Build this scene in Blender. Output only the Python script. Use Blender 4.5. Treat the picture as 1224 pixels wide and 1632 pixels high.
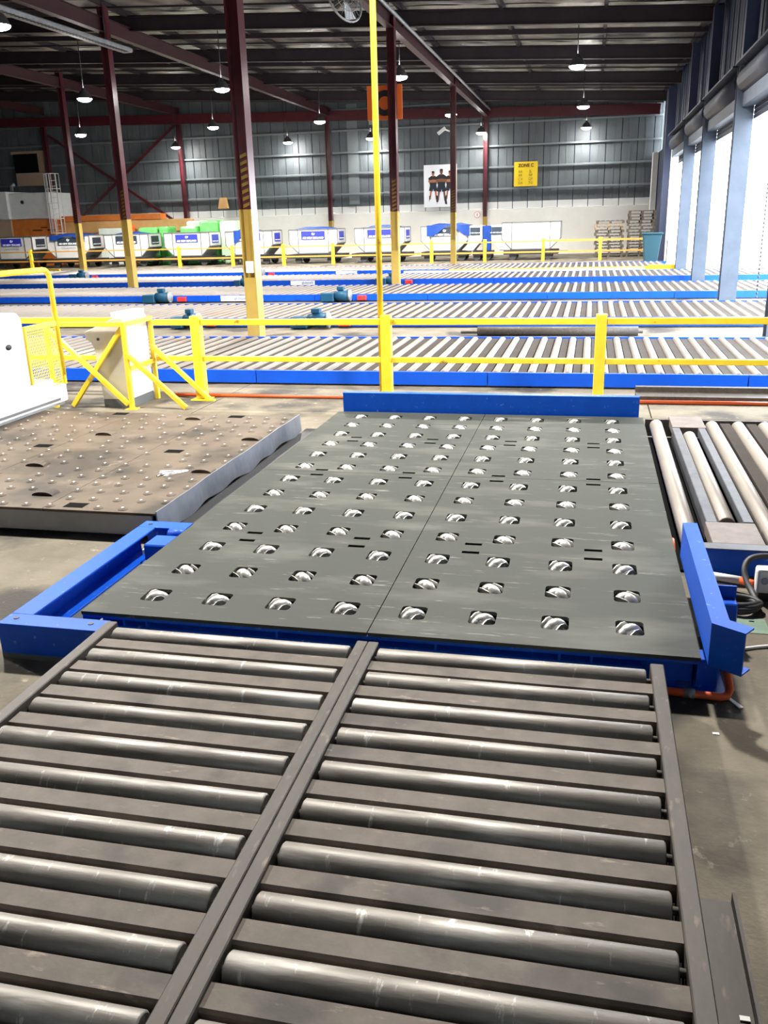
import bpy, bmesh, math, random
from mathutils import Vector, Matrix
random.seed(7)
SC = bpy.context.scene
COL = SC.collection
for o in list(bpy.data.objects):
    bpy.data.objects.remove(o)

# ------------------------------------------------------------------ camera
YAW, PITCH, ROLL = -0.230203672, 0.319184047, 0.028073709
cy, sy = math.cos(YAW), math.sin(YAW)
cp, sp = math.cos(PITCH), math.sin(PITCH)
cr, sr = math.cos(ROLL), math.sin(ROLL)
right0 = Vector((cy, -sy, 0)); fwd0 = Vector((sy, cy, 0))
fwd = fwd0 * cp + Vector((0, 0, -sp)); down = Vector((0, 0, -1)) * cp - fwd0 * sp
camR = right0 * cr + down * sr; camD = -right0 * sr + down * cr
cam_data = bpy.data.cameras.new('camera'); cam = bpy.data.objects.new('camera', cam_data)
COL.objects.link(cam)
cam.matrix_world = Matrix(((camR.x, -camD.x, -fwd.x, 0.943), (camR.y, -camD.y, -fwd.y, -3.858),
                           (camR.z, -camD.z, -fwd.z, 2.021), (0, 0, 0, 1)))
cam_data.sensor_fit = 'VERTICAL'; cam_data.sensor_height = 36.0
cam_data.lens = 1407.85 / 1632 * 36.0
cam_data.clip_start = 0.05; cam_data.clip_end = 400
SC.camera = cam

# ------------------------------------------------------------------ sky, exposure
W = bpy.data.worlds.new('sky'); SC.world = W; W.use_nodes = True
bg = W.node_tree.nodes['Background']
bg.inputs[0].default_value = (0.86, 0.93, 1.0, 1); bg.inputs[1].default_value = 5.0
SC.view_settings.view_transform = 'Standard'; SC.view_settings.look = 'None'
SC.view_settings.exposure = 1.9; SC.view_settings.gamma = 1.0
SC.view_settings.use_curve_mapping = False
SC.cycles.max_bounces = 8; SC.cycles.diffuse_bounces = 5; SC.cycles.glossy_bounces = 4
SC.cycles.sample_clamp_indirect = 8.0
SC.cycles.adaptive_threshold = 0.02
LAMP_W = 1000.0

# ------------------------------------------------------------------ materials
def mat(name, c, rough=.5, metal=0.0, c2=None, scale=4.0, stretch=(1, 1, 1), amt=.6, bump=0.0, bscale=None,
        spec=.5, c3=None, s3=1.0, t3=(.55, .7), emit=None, est=0.0, rvar=0.0, c4=None, st4=(1, 1, 1), t4=(.66, .74), s4=1.0):
    m = bpy.data.materials.new(name); m.use_nodes = True
    nt = m.node_tree; N = nt.nodes; L = nt.links; b = N['Principled BSDF']
    b.inputs['Roughness'].default_value = rough; b.inputs['Metallic'].default_value = metal
    b.inputs['Specular IOR Level'].default_value = spec
    b.inputs['Base Color'].default_value = (*c, 1)
    if emit:
        b.inputs['Emission Color'].default_value = (*emit, 1); b.inputs['Emission Strength'].default_value = est
    if c2 is not None or bump or c3 is not None or rvar or c4 is not None:
        g = N.new('ShaderNodeNewGeometry'); mp = N.new('ShaderNodeMapping'); mp.inputs['Scale'].default_value = stretch
        L.new(g.outputs['Position'], mp.inputs['Vector'])
        n = N.new('ShaderNodeTexNoise'); n.inputs['Scale'].default_value = scale; n.inputs['Detail'].default_value = 6
        n.inputs['Roughness'].default_value = .62
        L.new(mp.outputs[0], n.inputs['Vector'])
        cur = None
        if c2 is not None:
            r = N.new('ShaderNodeValToRGB'); r.color_ramp.elements[0].position = .5 - amt / 4; r.color_ramp.elements[1].position = .5 + amt / 4
            r.color_ramp.elements[0].color = (*c, 1); r.color_ramp.elements[1].color = (*c2, 1)
            L.new(n.outputs['Fac'], r.inputs[0]); cur = r.outputs[0]
        if c3 is not None:
            n3 = N.new('ShaderNodeTexNoise'); n3.inputs['Scale'].default_value = s3; n3.inputs['Detail'].default_value = 5
            L.new(mp.outputs[0], n3.inputs['Vector'])
            r3 = N.new('ShaderNodeValToRGB'); r3.color_ramp.elements[0].position = t3[0]; r3.color_ramp.elements[1].position = t3[1]
            r3.color_ramp.elements[0].color = (0, 0, 0, 1); r3.color_ramp.elements[1].color = (1, 1, 1, 1)
            L.new(n3.outputs['Fac'], r3.inputs[0])
            mx = N.new('ShaderNodeMix'); mx.data_type = 'RGBA'
            L.new(r3.outputs[0], mx.inputs[0])
            if cur: L.new(cur, mx.inputs[6])
            else: mx.inputs[6].default_value = (*c, 1)
            mx.inputs[7].default_value = (*c3, 1); cur = mx.outputs[2]
        if c4 is not None:
            m4 = N.new('ShaderNodeMapping'); m4.inputs['Scale'].default_value = st4; L.new(g.outputs['Position'], m4.inputs['Vector'])
            n4 = N.new('ShaderNodeTexNoise'); n4.inputs['Scale'].default_value = s4; n4.inputs['Detail'].default_value = 8; n4.inputs['Roughness'].default_value = .7
            L.new(m4.outputs[0], n4.inputs['Vector'])
            r4 = N.new('ShaderNodeValToRGB'); r4.color_ramp.elements[0].position = t4[0]; r4.color_ramp.elements[1].position = t4[1]
            r4.color_ramp.elements[0].color = (0, 0, 0, 1); r4.color_ramp.elements[1].color = (1, 1, 1, 1)
            L.new(n4.outputs['Fac'], r4.inputs[0])
            mx4 = N.new('ShaderNodeMix'); mx4.data_type = 'RGBA'; L.new(r4.outputs[0], mx4.inputs[0])
            if cur: L.new(cur, mx4.inputs[6])
            else: mx4.inputs[6].default_value = (*c, 1)
            mx4.inputs[7].default_value = (*c4, 1); cur = mx4.outputs[2]
        if cur: L.new(cur, b.inputs['Base Color'])
        if rvar:
            mr = N.new('ShaderNodeMapRange'); mr.inputs[3].default_value = max(.05, rough - rvar); mr.inputs[4].default_value = min(1, rough + rvar)
            L.new(n.outputs['Fac'], mr.inputs[0]); L.new(mr.outputs[0], b.inputs['Roughness'])
        if bump:
            bn = N.new('ShaderNodeTexNoise'); bn.inputs['Scale'].default_value = bscale or scale * 4; bn.inputs['Detail'].default_value = 4
            L.new(mp.outputs[0], bn.inputs['Vector'])
            bu = N.new('ShaderNodeBump'); bu.inputs['Strength'].default_value = bump; bu.inputs['Distance'].default_value = .02
            L.new(bn.outputs['Fac'], bu.inputs['Height']); L.new(bu.outputs[0], b.inputs['Normal'])
    return m

def hexl(h):
    def f(v):
        v /= 255
        return v / 12.92 if v <= .04045 else ((v + .055) / 1.055) ** 2.4
    return tuple(f(int(h[i:i + 2], 16)) for i in (0, 2, 4))

M = {}
M['concrete'] = mat('concrete', (.095, .081, .058), .78, c2=(.205, .177, .13), scale=1.6, amt=.9, bump=.2, bscale=45, c3=(.045, .04, .033), s3=1.1, t3=(.52, .62), spec=.3, c4=(.28, .25, .2), st4=(1, 1, 1), s4=9, t4=(.60, .70))
M['pavement'] = mat('pavement', (.45, .45, .44), .85, c2=(.55, .54, .52), scale=.8)
M['deck'] = mat('deck', (.028, .032, .026), .66, c2=(.040, .044, .036), scale=6, amt=.8, spec=.3, c3=(.082, .084, .072), s3=1.3, t3=(.52, .72), stretch=(1, 3.0, 1), rvar=.08, bump=.03, bscale=60, c4=(.22, .22, .195), st4=(.9, 10, 1), s4=3.2, t4=(.61, .70))
M['blue'] = mat('blue_paint', (.0015, .072, .50), .45, c2=(.002, .095, .62), scale=9, amt=1.2, spec=.25, c3=(.10, .24, .65), s3=26, t3=(.66, .74), rvar=.1, c4=(.40, .5, .68), st4=(1, 1, 2), s4=16, t4=(.67, .72))
M['bluefar'] = mat('blue_paint_far', (.002, .06, .46), .45, c2=(.003, .08, .55), scale=3, amt=1.0, spec=.25, c3=(.006, .03, .2), s3=1.6, t3=(.62, .75))
M['yellow'] = mat('yellow_paint', (.78, .55, .022), .42, c2=(.86, .64, .04), scale=6, c3=(.32, .19, .02), s3=9, t3=(.66, .76))
M['yellowcol'] = mat('column_yellow', (.40, .27, .06), .22, c2=(.46, .32, .075), scale=3, spec=.6)
M['roller'] = mat('roller_steel', (.17, .155, .135), .48, .28, c2=(.29, .27, .24), scale=5, stretch=(1, 5, 5), amt=.9, rvar=.12, bump=.05, bscale=30, c3=(.5, .48, .44), s3=2.2, t3=(.56, .72), c4=(.62, .60, .56), st4=(4, 1, 1), s4=6, t4=(.60, .68))
M['rollery'] = mat('roller_steel_pale', (.15, .13, .113), .5, .15, c2=(.21, .187, .165), scale=3, stretch=(6, 1, 6), amt=1.1, rvar=.1, spec=.4, c3=(.2, .145, .10), s3=1.2, t3=(.55, .7))
M['rollermid'] = mat('roller_steel_mid', (.20, .18, .155), .48, .2, c2=(.28, .25, .22), scale=3, stretch=(6, 1, 6), amt=1.1, rvar=.1)
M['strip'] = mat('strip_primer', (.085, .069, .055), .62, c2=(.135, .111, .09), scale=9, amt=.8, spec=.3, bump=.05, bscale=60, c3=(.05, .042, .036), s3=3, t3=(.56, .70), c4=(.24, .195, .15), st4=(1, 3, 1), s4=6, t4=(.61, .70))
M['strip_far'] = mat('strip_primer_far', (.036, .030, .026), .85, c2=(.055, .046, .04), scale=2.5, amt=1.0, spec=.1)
M['beamsteel'] = mat('beam_steel', (.045, .038, .033), .55, .15, c2=(.085, .074, .064), scale=8, amt=.9, stretch=(3, 1, 3), rvar=.12, spec=.35, c3=(.15, .12, .09), s3=12, t3=(.60, .74))
M['castor'] = mat('castor_steel', (.66, .65, .62), .36, .6, c2=(.42, .41, .39), scale=40, amt=1.0)
M['ballsteel'] = mat('ball_steel', (.30, .27, .23), .38, .6)
M['black'] = mat('black_void', (.006, .006, .006), .95, spec=.05)
M['rubber'] = mat('rubber', (.03, .03, .032), .55)
M['maroon'] = mat('maroon_paint', (.060, .009, .016), .28, c2=(.09, .015, .021), scale=2, spec=.6)
M['beammaroon'] = mat('beam_maroon', (.032, .007, .011), .5, c2=(.05, .011, .015), scale=1.5)
M['darksteel'] = mat('dark_roof_steel', (.016, .011, .016), .55, c2=(.028, .017, .022), scale=2)
M['foil'] = mat('foil_blanket', (.22, .21, .20), .38, .6, c2=(.55, .54, .50), scale=1.6, amt=.9, bump=.7, bscale=5, c3=(.08, .075, .075), s3=.6, t3=(.46, .62))
M['cladding'] = mat('cladding', (.078, .092, .099), .5, c2=(.10, .115, .122), scale=1.2)
M['claddark'] = mat('cladding_dark', (.022, .033, .075), .5, c2=(.032, .045, .095), scale=1.2)  # dark cladding; part of its blue is lens haze put into the colour
M['galv'] = mat('galvanised', (.26, .28, .30), .45, .5, c2=(.36, .38, .40), scale=5)
M['girt'] = mat('girt_galv', (.20, .225, .235), .45, .4)
M['trans'] = mat('translucent_sheet', (.62, .63, .62), .5)
M['coverplate'] = mat('cover_plate_brown', (.13, .105, .095), .6, c2=(.18, .15, .135), scale=8)
M['channel'] = mat('channel_steel', (.085, .09, .105), .5, .2, c2=(.12, .125, .14), scale=6, spec=.3)
M['white'] = mat('white_paint', (.82, .82, .79), .5, c2=(.75, .75, .72), scale=2.5)
M['whitewall'] = mat('white_wall', (.80, .79, .74), .7, c2=(.72, .71, .66), scale=.8)
M['machine'] = mat('machine_white', (.86, .85, .82), .35)
M['plate'] = mat('platform_steel', (.078, .058, .040), .6, .1, c2=(.135, .104, .075), scale=2.6, amt=.9, rvar=.12, spec=.3, bump=.05, bscale=40, c3=(.04, .031, .023), s3=1.4, t3=(.50, .64), c4=(.2, .155, .115), st4=(1, .5, 1), s4=8, t4=(.62, .72))
M['skirt'] = mat('skirt_grey', (.25, .25, .24), .5, .1, c2=(.32, .32, .31), scale=3)
M['skirtlight'] = mat('skirt_light', (.15, .165, .19), .45, .3, c2=(.21, .225, .25), scale=5)
M['alu'] = mat('container_aluminium', (.52, .52, .50), .45, .1, c2=(.66, .66, .64), scale=2, amt=1.0)
M['aluedge'] = mat('container_edge', (.14, .145, .15), .45, .4)
M['alushade'] = mat('container_under', (.22, .235, .22), .5, .2)  # darker copy of the aluminium, underside shade put into the colour
M['bannerblue'] = mat('banner_blue', (.02, .03, .38), .5)
M['bannerdark'] = mat('banner_dark', (.018, .028, .045), .5)
M['ink'] = mat('ink_white', (.85, .87, .9), .5)
M['inkgrey'] = mat('ink_grey', (.30, .33, .42), .5)
M['inkblack'] = mat('ink_black', (.015, .015, .018), .5)
M['inkblue'] = mat('ink_blue', (.03, .08, .35), .5)
M['inkbrown'] = mat('ink_brown', (.10, .02, .004), .5)
M['inkolive'] = mat('ink_olive', (.20, .13, .005), .5)
M['signyellow'] = mat('sign_yellow', (.70, .50, .004), .5)
M['orange'] = mat('orange_paint', (.62, .17, .03), .5, c2=(.7, .21, .04), scale=3)
M['railpale'] = mat('rail_orange_yellow', (.55, .27, .05), .5)
M['signorange'] = mat('sign_orange', (.85, .16, .02), .5)
M['timber'] = mat('packing_timber', (.62, .34, .12), .6, c2=(.70, .42, .17), scale=2)
M['hose'] = mat('orange_hose', (.75, .12, .03), .4)
M['pallet'] = mat('pallet_wood', (.075, .062, .048), .8, c2=(.13, .108, .085), scale=4, amt=1.0)
M['palletnew'] = mat('pallet_wood_pale', (.27, .20, .13), .8, c2=(.32, .25, .17), scale=4)
M['wrap'] = mat('green_wrap', (.06, .48, .07), .3, c2=(.2, .62, .18), scale=3, amt=1.2, bump=.4, bscale=6)
M['wrappale'] = mat('pale_green_wrap', (.45, .72, .42), .25, c2=(.65, .8, .6), scale=3, amt=1.2, bump=.4, bscale=6)
M['wrapclear'] = mat('clear_wrap', (.80, .84, .82), .25, c2=(.6, .72, .62), scale=3, amt=1.2, bump=.4, bscale=6)
M['tarp'] = mat('blue_tarp', (.004, .028, .16), .55, c2=(.006, .042, .22), scale=3, spec=.25, bump=.4, bscale=5)
M['bin'] = mat('bin_teal', (.016, .055, .075), .5, spec=.2)
M['motor'] = mat('motor_blue', (.008, .06, .12), .45, .0, spec=.3)
M['red'] = mat('red_plastic', (.62, .03, .03), .4)
M['jamb'] = mat('jamb_bluegrey', (.07, .09, .12), .5, c2=(.09, .11, .145), scale=2, spec=.2)
M['shutter'] = mat('shutter_grey', (.028, .034, .055), .5, .2, spec=.3)
M['skin'] = mat('print_skin', (.38, .14, .07), .6)
M['skin2'] = mat('print_skin_dark', (.18, .07, .04), .6)
M['printnavy'] = mat('print_navy', (.012, .016, .03), .6)
M['display'] = mat('display_green', (.45, .50, .12), .3)
M['plywood'] = mat('plywood', (.48, .33, .22), .7)
M['cream'] = mat('cabinet_cream', (.50, .48, .42), .5, c2=(.42, .40, .35), scale=2)
M['plinth'] = mat('plinth_grey', (.10, .11, .11), .6)
M['purple'] = mat('dark_cloth', (.10, .06, .12), .8)
M['greenpatch'] = mat('green_floor_paint', (.14, .22, .16), .7, c2=(.2, .28, .2), scale=12)
M['bulb'] = mat('lamp_glass', (1, 1, 1), .3, emit=(1, .98, .95), est=60)
M['lampshade'] = mat('lamp_shade', (.06, .06, .065), .4, .3)
M['fanwire'] = mat('fan_wire', (.35, .35, .35), .35, .4)

# ------------------------------------------------------------------ mesh helpers
ORG = {}
class MB:
    def __init__(s): s.v = []; s.f = []; s.sm = []
    def add(s, vs, fs, smooth=False):
        n = len(s.v); s.v += [tuple(v) for v in vs]; s.f += [tuple(i + n for i in f) for f in fs]; s.sm += [smooth] * len(fs); return s
    def box(s, x0, x1, y0, y1, z0, z1):
        return s.add([(x0, y0, z0), (x1, y0, z0), (x1, y1, z0), (x0, y1, z0), (x0, y0, z1), (x1, y0, z1), (x1, y1, z1), (x0, y1, z1)],
                     [(0, 3, 2, 1), (4, 5, 6, 7), (0, 1, 5, 4), (1, 2, 6, 5), (2, 3, 7, 6), (3, 0, 4, 7)])
    def bar(s, p, q, w, h, up=(0, 0, 1)):
        p = Vector(p); q = Vector(q); d = (q - p).normalized(); u = Vector(up)
        if abs(d.dot(u)) > .98: u = Vector((0, 1, 0))
        a = d.cross(u).normalized() * (w / 2); b = a.cross(d).normalized() * (h / 2)
        vs = [p - a - b, p + a - b, p + a + b, p - a + b, q - a - b, q + a - b, q + a + b, q - a + b]
        return s.add(vs, [(0, 1, 2, 3), (7, 6, 5, 4), (0, 4, 5, 1), (1, 5, 6, 2), (2, 6, 7, 3), (3, 7, 4, 0)])
    def tube(s, pts, r, n=8, caps=True):
        P = [Vector(p) for p in pts]; k = len(P); vs = []; fs = []; prev = None
        rr = r if isinstance(r, (list, tuple)) else [r] * k
        for i in range(k):
            d = (P[min(i + 1, k - 1)] - P[max(i - 1, 0)]).normalized()
            if prev is None:
                u = Vector((0, 0, 1)) if abs(d.z) < .9 else Vector((1, 0, 0)); a = d.cross(u).normalized()
            else:
                a = (prev - d * prev.dot(d)).normalized()
            prev = a; b = d.cross(a)
            for j in range(n):
                t = 2 * math.pi * j / n; vs.append(P[i] + (a * math.cos(t) + b * math.sin(t)) * rr[i])
        for i in range(k - 1):
            for j in range(n):
                fs.append((i * n + j, i * n + (j + 1) % n, (i + 1) * n + (j + 1) % n, (i + 1) * n + j))
        s.add(vs, fs, True)
        if caps:
            b0 = len(s.v) - len(vs)
            s.f += [tuple(b0 + j for j in reversed(range(n))), tuple(b0 + (k - 1) * n + j for j in range(n))]; s.sm += [False, False]
        return s
    def prism(s, poly, axis, lo, hi):
        # poly: 2D points counter-clockwise; axis 'x': poly=(y,z); 'y': poly=(x,z); 'z': poly=(x,y)
        def mk(p, t):
            return (t, p[0], p[1]) if axis == 'x' else ((p[0], t, p[1]) if axis == 'y' else (p[0], p[1], t))
        n = len(poly); vs = [mk(p, lo) for p in poly] + [mk(p, hi) for p in poly]
        fs = [tuple(range(n - 1, -1, -1)), tuple(range(n, 2 * n))] + [(i, (i + 1) % n, n + (i + 1) % n, n + i) for i in range(n)]
        if axis == 'y': fs = [tuple(reversed(f)) for f in fs]
        return s.add(vs, fs)
    def disc(s, c, r, axis='y', n=20, h=.01, r2=None):
        poly = [(math.cos(2 * math.pi * i / n) * r, math.sin(2 * math.pi * i / n) * (r2 or r)) for i in range(n)]
        if axis == 'y': return s.prism([(c[0] + a, c[2] + b) for a, b in poly], 'y', c[1] - h / 2, c[1] + h / 2)
        if axis == 'z': return s.prism([(c[0] + a, c[1] + b) for a, b in poly], 'z', c[2] - h / 2, c[2] + h / 2)
        return s.prism([(c[1] + a, c[2] + b) for a, b in poly], 'x', c[0] - h / 2, c[0] + h / 2)
    def ell(s, c, r, n=12, m=8, rot=None, z0=-1.0):
        vs = []; fs = []
        for i in range(m + 1):
            t = math.pi * i / m
            for j in range(n):
                p = 2 * math.pi * j / n
                q = Vector((math.sin(t) * math.cos(p) * r[0], math.sin(t) * math.sin(p) * r[1], max(z0, math.cos(t)) * r[2]))
                if rot is not None: q = rot @ q
                vs.append(Vector(c) + q)
        for i in range(m):
            for j in range(n):
                fs.append((i * n + j, (i + 1) * n + j, (i + 1) * n + (j + 1) % n, i * n + (j + 1) % n))
        return s.add(vs, fs, True)
    def mesh(s, name, off=(0, 0, 0), bevel=0.0, seg=1):
        me = bpy.data.meshes.new(name); o = Vector(off)
        me.from_pydata([tuple(Vector(v) - o) for v in s.v], [], s.f)
        me.polygons.foreach_set('use_smooth', s.sm); me.update()
        bm = bmesh.new(); bm.from_mesh(me)
        if bevel:
            bmesh.ops.remove_doubles(bm, verts=bm.verts, dist=1e-6)
            es = [e for e in bm.edges if len(e.link_faces) == 2 and e.calc_face_angle(0) > .5]
            bmesh.ops.bevel(bm, geom=es, offset=bevel, segments=seg, affect='EDGES', profile=.5, clamp_overlap=True)
        bmesh.ops.recalc_face_normals(bm, faces=bm.faces)
        bm.to_mesh(me); bm.free()
        return me
    def build(s, name, m, parent=None, bevel=0.0, seg=1, loc=None):
        # geometry is given in world space; a top-level mesh gets its origin at loc
        off = Vector(ORG.get(parent.name, (0, 0, 0))) if parent else Vector(loc or (0, 0, 0))
        o = bpy.data.objects.new(name, s.mesh(name, off, bevel, seg)); COL.objects.link(o)
        o.data.materials.append(M[m] if isinstance(m, str) else m)
        if parent: o.parent = parent; ORG[o.name] = off
        else: o.location = off; ORG[o.name] = off
        return o

def thing(name, label, cat, loc=(0, 0, 0), group=None):
    o = bpy.data.objects.new(name, None); COL.objects.link(o); o.location = loc; ORG[o.name] = Vector(loc)
    o.empty_display_size = .1
    return tag(o, label, cat, group)
def tag(o, label, cat, group=None):
    o['label'] = label; o['category'] = cat
    if group: o['group'] = group
    return o
def inst(name, me, parent, world, rz=0.0):
    o = bpy.data.objects.new(name, me); COL.objects.link(o); o.parent = parent
    o.location = Vector(world) - Vector(ORG.get(parent.name, (0, 0, 0))); o.rotation_euler = (0, 0, rz)
    ORG[o.name] = Vector(world)
    return o
def withmat(me, m): me.materials.append(M[m]); return me
def struct(o): o['kind'] = 'structure'; return o
def sroot(name):
    o = bpy.data.objects.new(name, None); COL.objects.link(o); ORG[o.name] = Vector((0, 0, 0)); o['kind'] = 'structure'; return o
def text(name, s, size, m, parent, pos, xd=(1, 0, 0), ud=(0, 0, 1), align='CENTER', bold=0.0, depth=.002, xs=1.0):
    cu = bpy.data.curves.new(name, 'FONT'); cu.body = s; cu.size = size; cu.align_x = align; cu.align_y = 'CENTER'
    cu.extrude = depth; cu.offset = bold; cu.resolution_u = 3
    t = bpy.data.objects.new(name, cu); COL.objects.link(t)
    bpy.context.view_layer.update()
    me = bpy.data.meshes.new_from_object(t.evaluated_get(bpy.context.evaluated_depsgraph_get()))
    bpy.data.objects.remove(t); bpy.data.curves.remove(cu)
    X = Vector(xd).normalized(); U = Vector(ud).normalized(); Nn = X.cross(U)
    off = Vector(pos) - Vector(ORG.get(parent.name, (0, 0, 0)))
    for v in me.vertices: v.co = off + X * (v.co.x * xs) + U * v.co.y + Nn * v.co.z
    me.materials.clear(); me.materials.append(M[m]); me.name = name
    o = bpy.data.objects.new(name, me); COL.objects.link(o); o.parent = parent
    return o

# ================================================================== SETTING
DZ = 0.20                       # height of the roller plane
WX, WY = 4.0, 47.3              # right wall line and back wall line
def roofz(x): return 7.42 + .052 * (4.0 - x)

# floor: slabs with open joints
fl = MB().box(-46, 4.3, -12, WY + .3, -.25, -.02).build('floor', 'black'); struct(fl)
xe = [-46, -36, -26, -17, -9.4, -3.4, 1.62, 4.3]; ye = [-12, -6, 5.5, 11.2, 17.2, 23.3, 29.4, 35.3, 41.3, WY + .3]
for j in range(len(ye) - 1):
    xr_ = [v for v in xe if not (v == 1.62 and ye[j] < 5)]
    for i in range(len(xr_) - 1):
        MB().box(xr_[i] + .006, xr_[i + 1] - .006, ye[j] + .006, ye[j + 1] - .006, -.1, 0).build('concrete_slab', 'concrete', fl)
pv = MB().box(4.3, 70, -30, 90, -.3, -.01).build('pavement', 'pavement'); struct(pv)

# back wall
wb = sroot('wall_back')
MB().box(-46, 5.0, WY + .12, WY + .3, 0, 10.3).build('backing_sheet', 'claddark', wb)
MB().box(-46, 4.6, WY - .05, WY + .12, 0, 2.42).build('precast_wall', 'whitewall', wb, bevel=.01)
me = withmat(MB().box(-.38, .38, -.03, .03, 0, 6.9).box(-.05, .05, -.05, -.03, 0, 6.9).mesh('cladding_panel', bevel=.006), 'cladding')
meT = withmat(MB().box(-.38, .38, -.03, .03, 0, .36).mesh('translucent_panel', bevel=.006), 'trans')
x = -45.4; k = 0
while x < 4.4:
    inst('cladding_panel', me, wb, (x, WY + .08, 2.80)); inst('translucent_panel', meT, wb, (x, WY + .08, 2.43)); x += .80; k += 1
meL = withmat(MB().box(-.3, .3, -.04, .0, 0, 5.2).mesh('pale_panel', bevel=.006), 'girt')
inst('pale_panel', meL, wb, (-12.25, WY + .04, 2.9))['label'] = 'paler cladding panel'
for z in (3.45, 4.55, 5.62, 6.75, 7.8):
    for a, b in ((-45, -31.2), (-31, -22.5), (-22.3, -13.6), (-13.4, -4.9), (-4.7, 4.2)):
        MB().box(a, b, WY - .10, WY - .02, z - .05, z + .05).build('girt', 'girt', wb, bevel=.01)
struct(wb)
# x-bracing bars
for p, q in (((-30.8, WY - .2, 7.3), (-22.6, WY - .2, 1.9)), ((-22.6, WY - .28, 7.5), (-30.8, WY - .28, 1.5))):
    MB().bar(p, q, .09, .14).build('bracing_bar', 'maroon', wb)
# back wall columns
def column(x, y, zt, label, yl=2.25, box_z=1.15, stripes=True, plain=False):
    t = thing('steel_column', label, 'column', (x, y, 0), 'maroon steel columns of the shed')
    w, d = .22, .28
    def sec(z0, z1, g=0.0):
        m = MB()
        m.box(x - w / 2 - g, x - w / 2 + .022, y - d / 2 - g, y + d / 2 + g, z0, z1)
        m.box(x + w / 2 - .022, x + w / 2 + g, y - d / 2 - g, y + d / 2 + g, z0, z1)
        m.box(x - w / 2 + .022, x + w / 2 - .022, y - .012 - g, y + .012 + g, z0, z1)
        return m
    sec(yl, zt).build('upper_shaft', 'maroon', t)
    sec(0.02, yl).build('lower_shaft', 'yellowcol', t)
    MB().box(x - .24, x + .24, y - .24, y + .24, 0, .02).build('base_plate', 'yellow', t)
    if not plain:
        MB().box(x - w / 2 + .0225, x + w / 2 - .0225, y - d / 2 - .004, y - .02, .021, box_z).build('boxing_plate', 'yellowcol', t)
    if stripes:
        m = MB()
        for i in range(8):
            z = yl + .02 + i * .11
            m.prism([(x - .07, z), (x + w / 2 - .023, z + .06), (x + w / 2 - .023, z + .115), (x - .07, z + .055)], 'y', y - .026, y - .0125)
        m.build('hazard_stripe_band', 'inkolive', t)
    return t
cA = column(-4.72, 10.93, 7.2, 'nearest and largest maroon and yellow steel column behind the yellow fence')
MB().box(-4.76, -4.64, 10.74, 10.79, 1.23, 1.42).build('switch_plate', 'white', cA)
column(-4.78, 23.05, 7.4, 'maroon steel column beside the orange sign marked C')
column(-4.84, 35.2, 7.4, 'maroon steel column with hazard stripes standing in front of the poster')
column(-13.45, 23.0, 8.2, 'maroon column at left, between nearest column and white booth, dark on its left side')
column(-22.45, 35.2, 8.6, 'slim maroon column nearest the white booth and caged ladder')
for i, (x, lab) in enumerate(((-31.0, 'back wall column beside the boarded window'), (-22.4, 'back wall column where the diagonal bracing meets'),
                              (-13.6, 'back wall column behind the containers, left of the tall yellow pole'), (-4.85, 'back wall column between poster and yellow zone sign'))):
    column(x, WY - .25, 8.0, 'maroon ' + lab, yl=2.05, stripes=False, plain=True)

# right wall
wr = sroot('wall_right')
me = withmat(MB().box(0, .06, -.45, .45, 0, 3.1).box(-.02, 0, -.05, .05, 0, 3.1).mesh('cladding_panel', bevel=.005), 'claddark')
y = -10.0
while y < WY - .2:
    inst('cladding_panel', me, wr, (WX + .22, y, 4.95)); y += .94
JY = [-6.1, -.0, 6.0, 12.05, 18.0, 24.1, 29.65]
for yj in JY:
    m = MB().box(WX - .20, WX + .16, yj - .16, yj - .13, 0, 4.95).box(WX - .20, WX + .16, yj + .13, yj + .16, 0, 4.95).box(WX - .05, WX + .0, yj - .13, yj + .13, 0, 4.95)
    m.build('jamb_column', 'jamb', wr)
    MB().box(WX - .16, WX + .1, yj - .13, yj + .13, 4.95, 7.2).build('upper_column', 'claddark', wr)
ys = JY + [36.2]
for a, b in zip(ys[:-1], ys[1:]):
    MB().tube([(WX + .02, a + .2, 4.62), (WX + .02, b - .2, 4.62)], .27, 14).build('shutter_drum', 'shutter', wr)
    MB().box(WX - .1, WX + .14, a + .165, b - .165, 4.1, 4.36).build('header_beam', 'jamb', wr)
    m = MB()
    for q in range(4): m.box(WX + .16, WX + .19, a + .165, b - .165, 4.12 - .09 * q, 4.2 - .09 * q)
    m.build('shutter_slats', 'shutter', wr)
    MB().box(WX - .3, WX + .26, a + .17, b - .17, 4.90, 4.94).build('drum_cover', 'shutter', wr)
for a, b in ((-12, -6.28), (-5.92, -.18), (.18, 5.82)):
    for q in range(11):
        MB().box(WX + .03, WX + .06, a, b, .39 * q, .39 * q + .375).build('shutter_slat', 'shutter', wr)
MB().box(WX + .02, WX + .14, 36.4, 40.0, 0, 4.9).build('white_panel', 'white', wr)
MB().box(WX - .05, WX + .14, 40.0, 42.0, 0, 7.2).build('dark_panel', 'claddark', wr)
MB().box(WX + .02, WX + .14, 42.0, WY, 0, 4.9).build('dark_panel', 'claddark', wr)
MB().box(WX - .25, WX + .1, 38.0, 38.3, 0, 6.9).build('corner_column', 'claddark', wr)

wf = sroot('wall_front')
for k in range(12):
    MB().box(-46 + 4.2 * k, -46 + 4.2 * k + 4.18, -12.3, -12.05, 0, 10.3).build('wall_panel', 'cladding', wf)
wl = struct(MB().box(-46.2, -46, -12, WY + .3, 0, 10.5).build('wall_left', 'cladding'))
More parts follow.
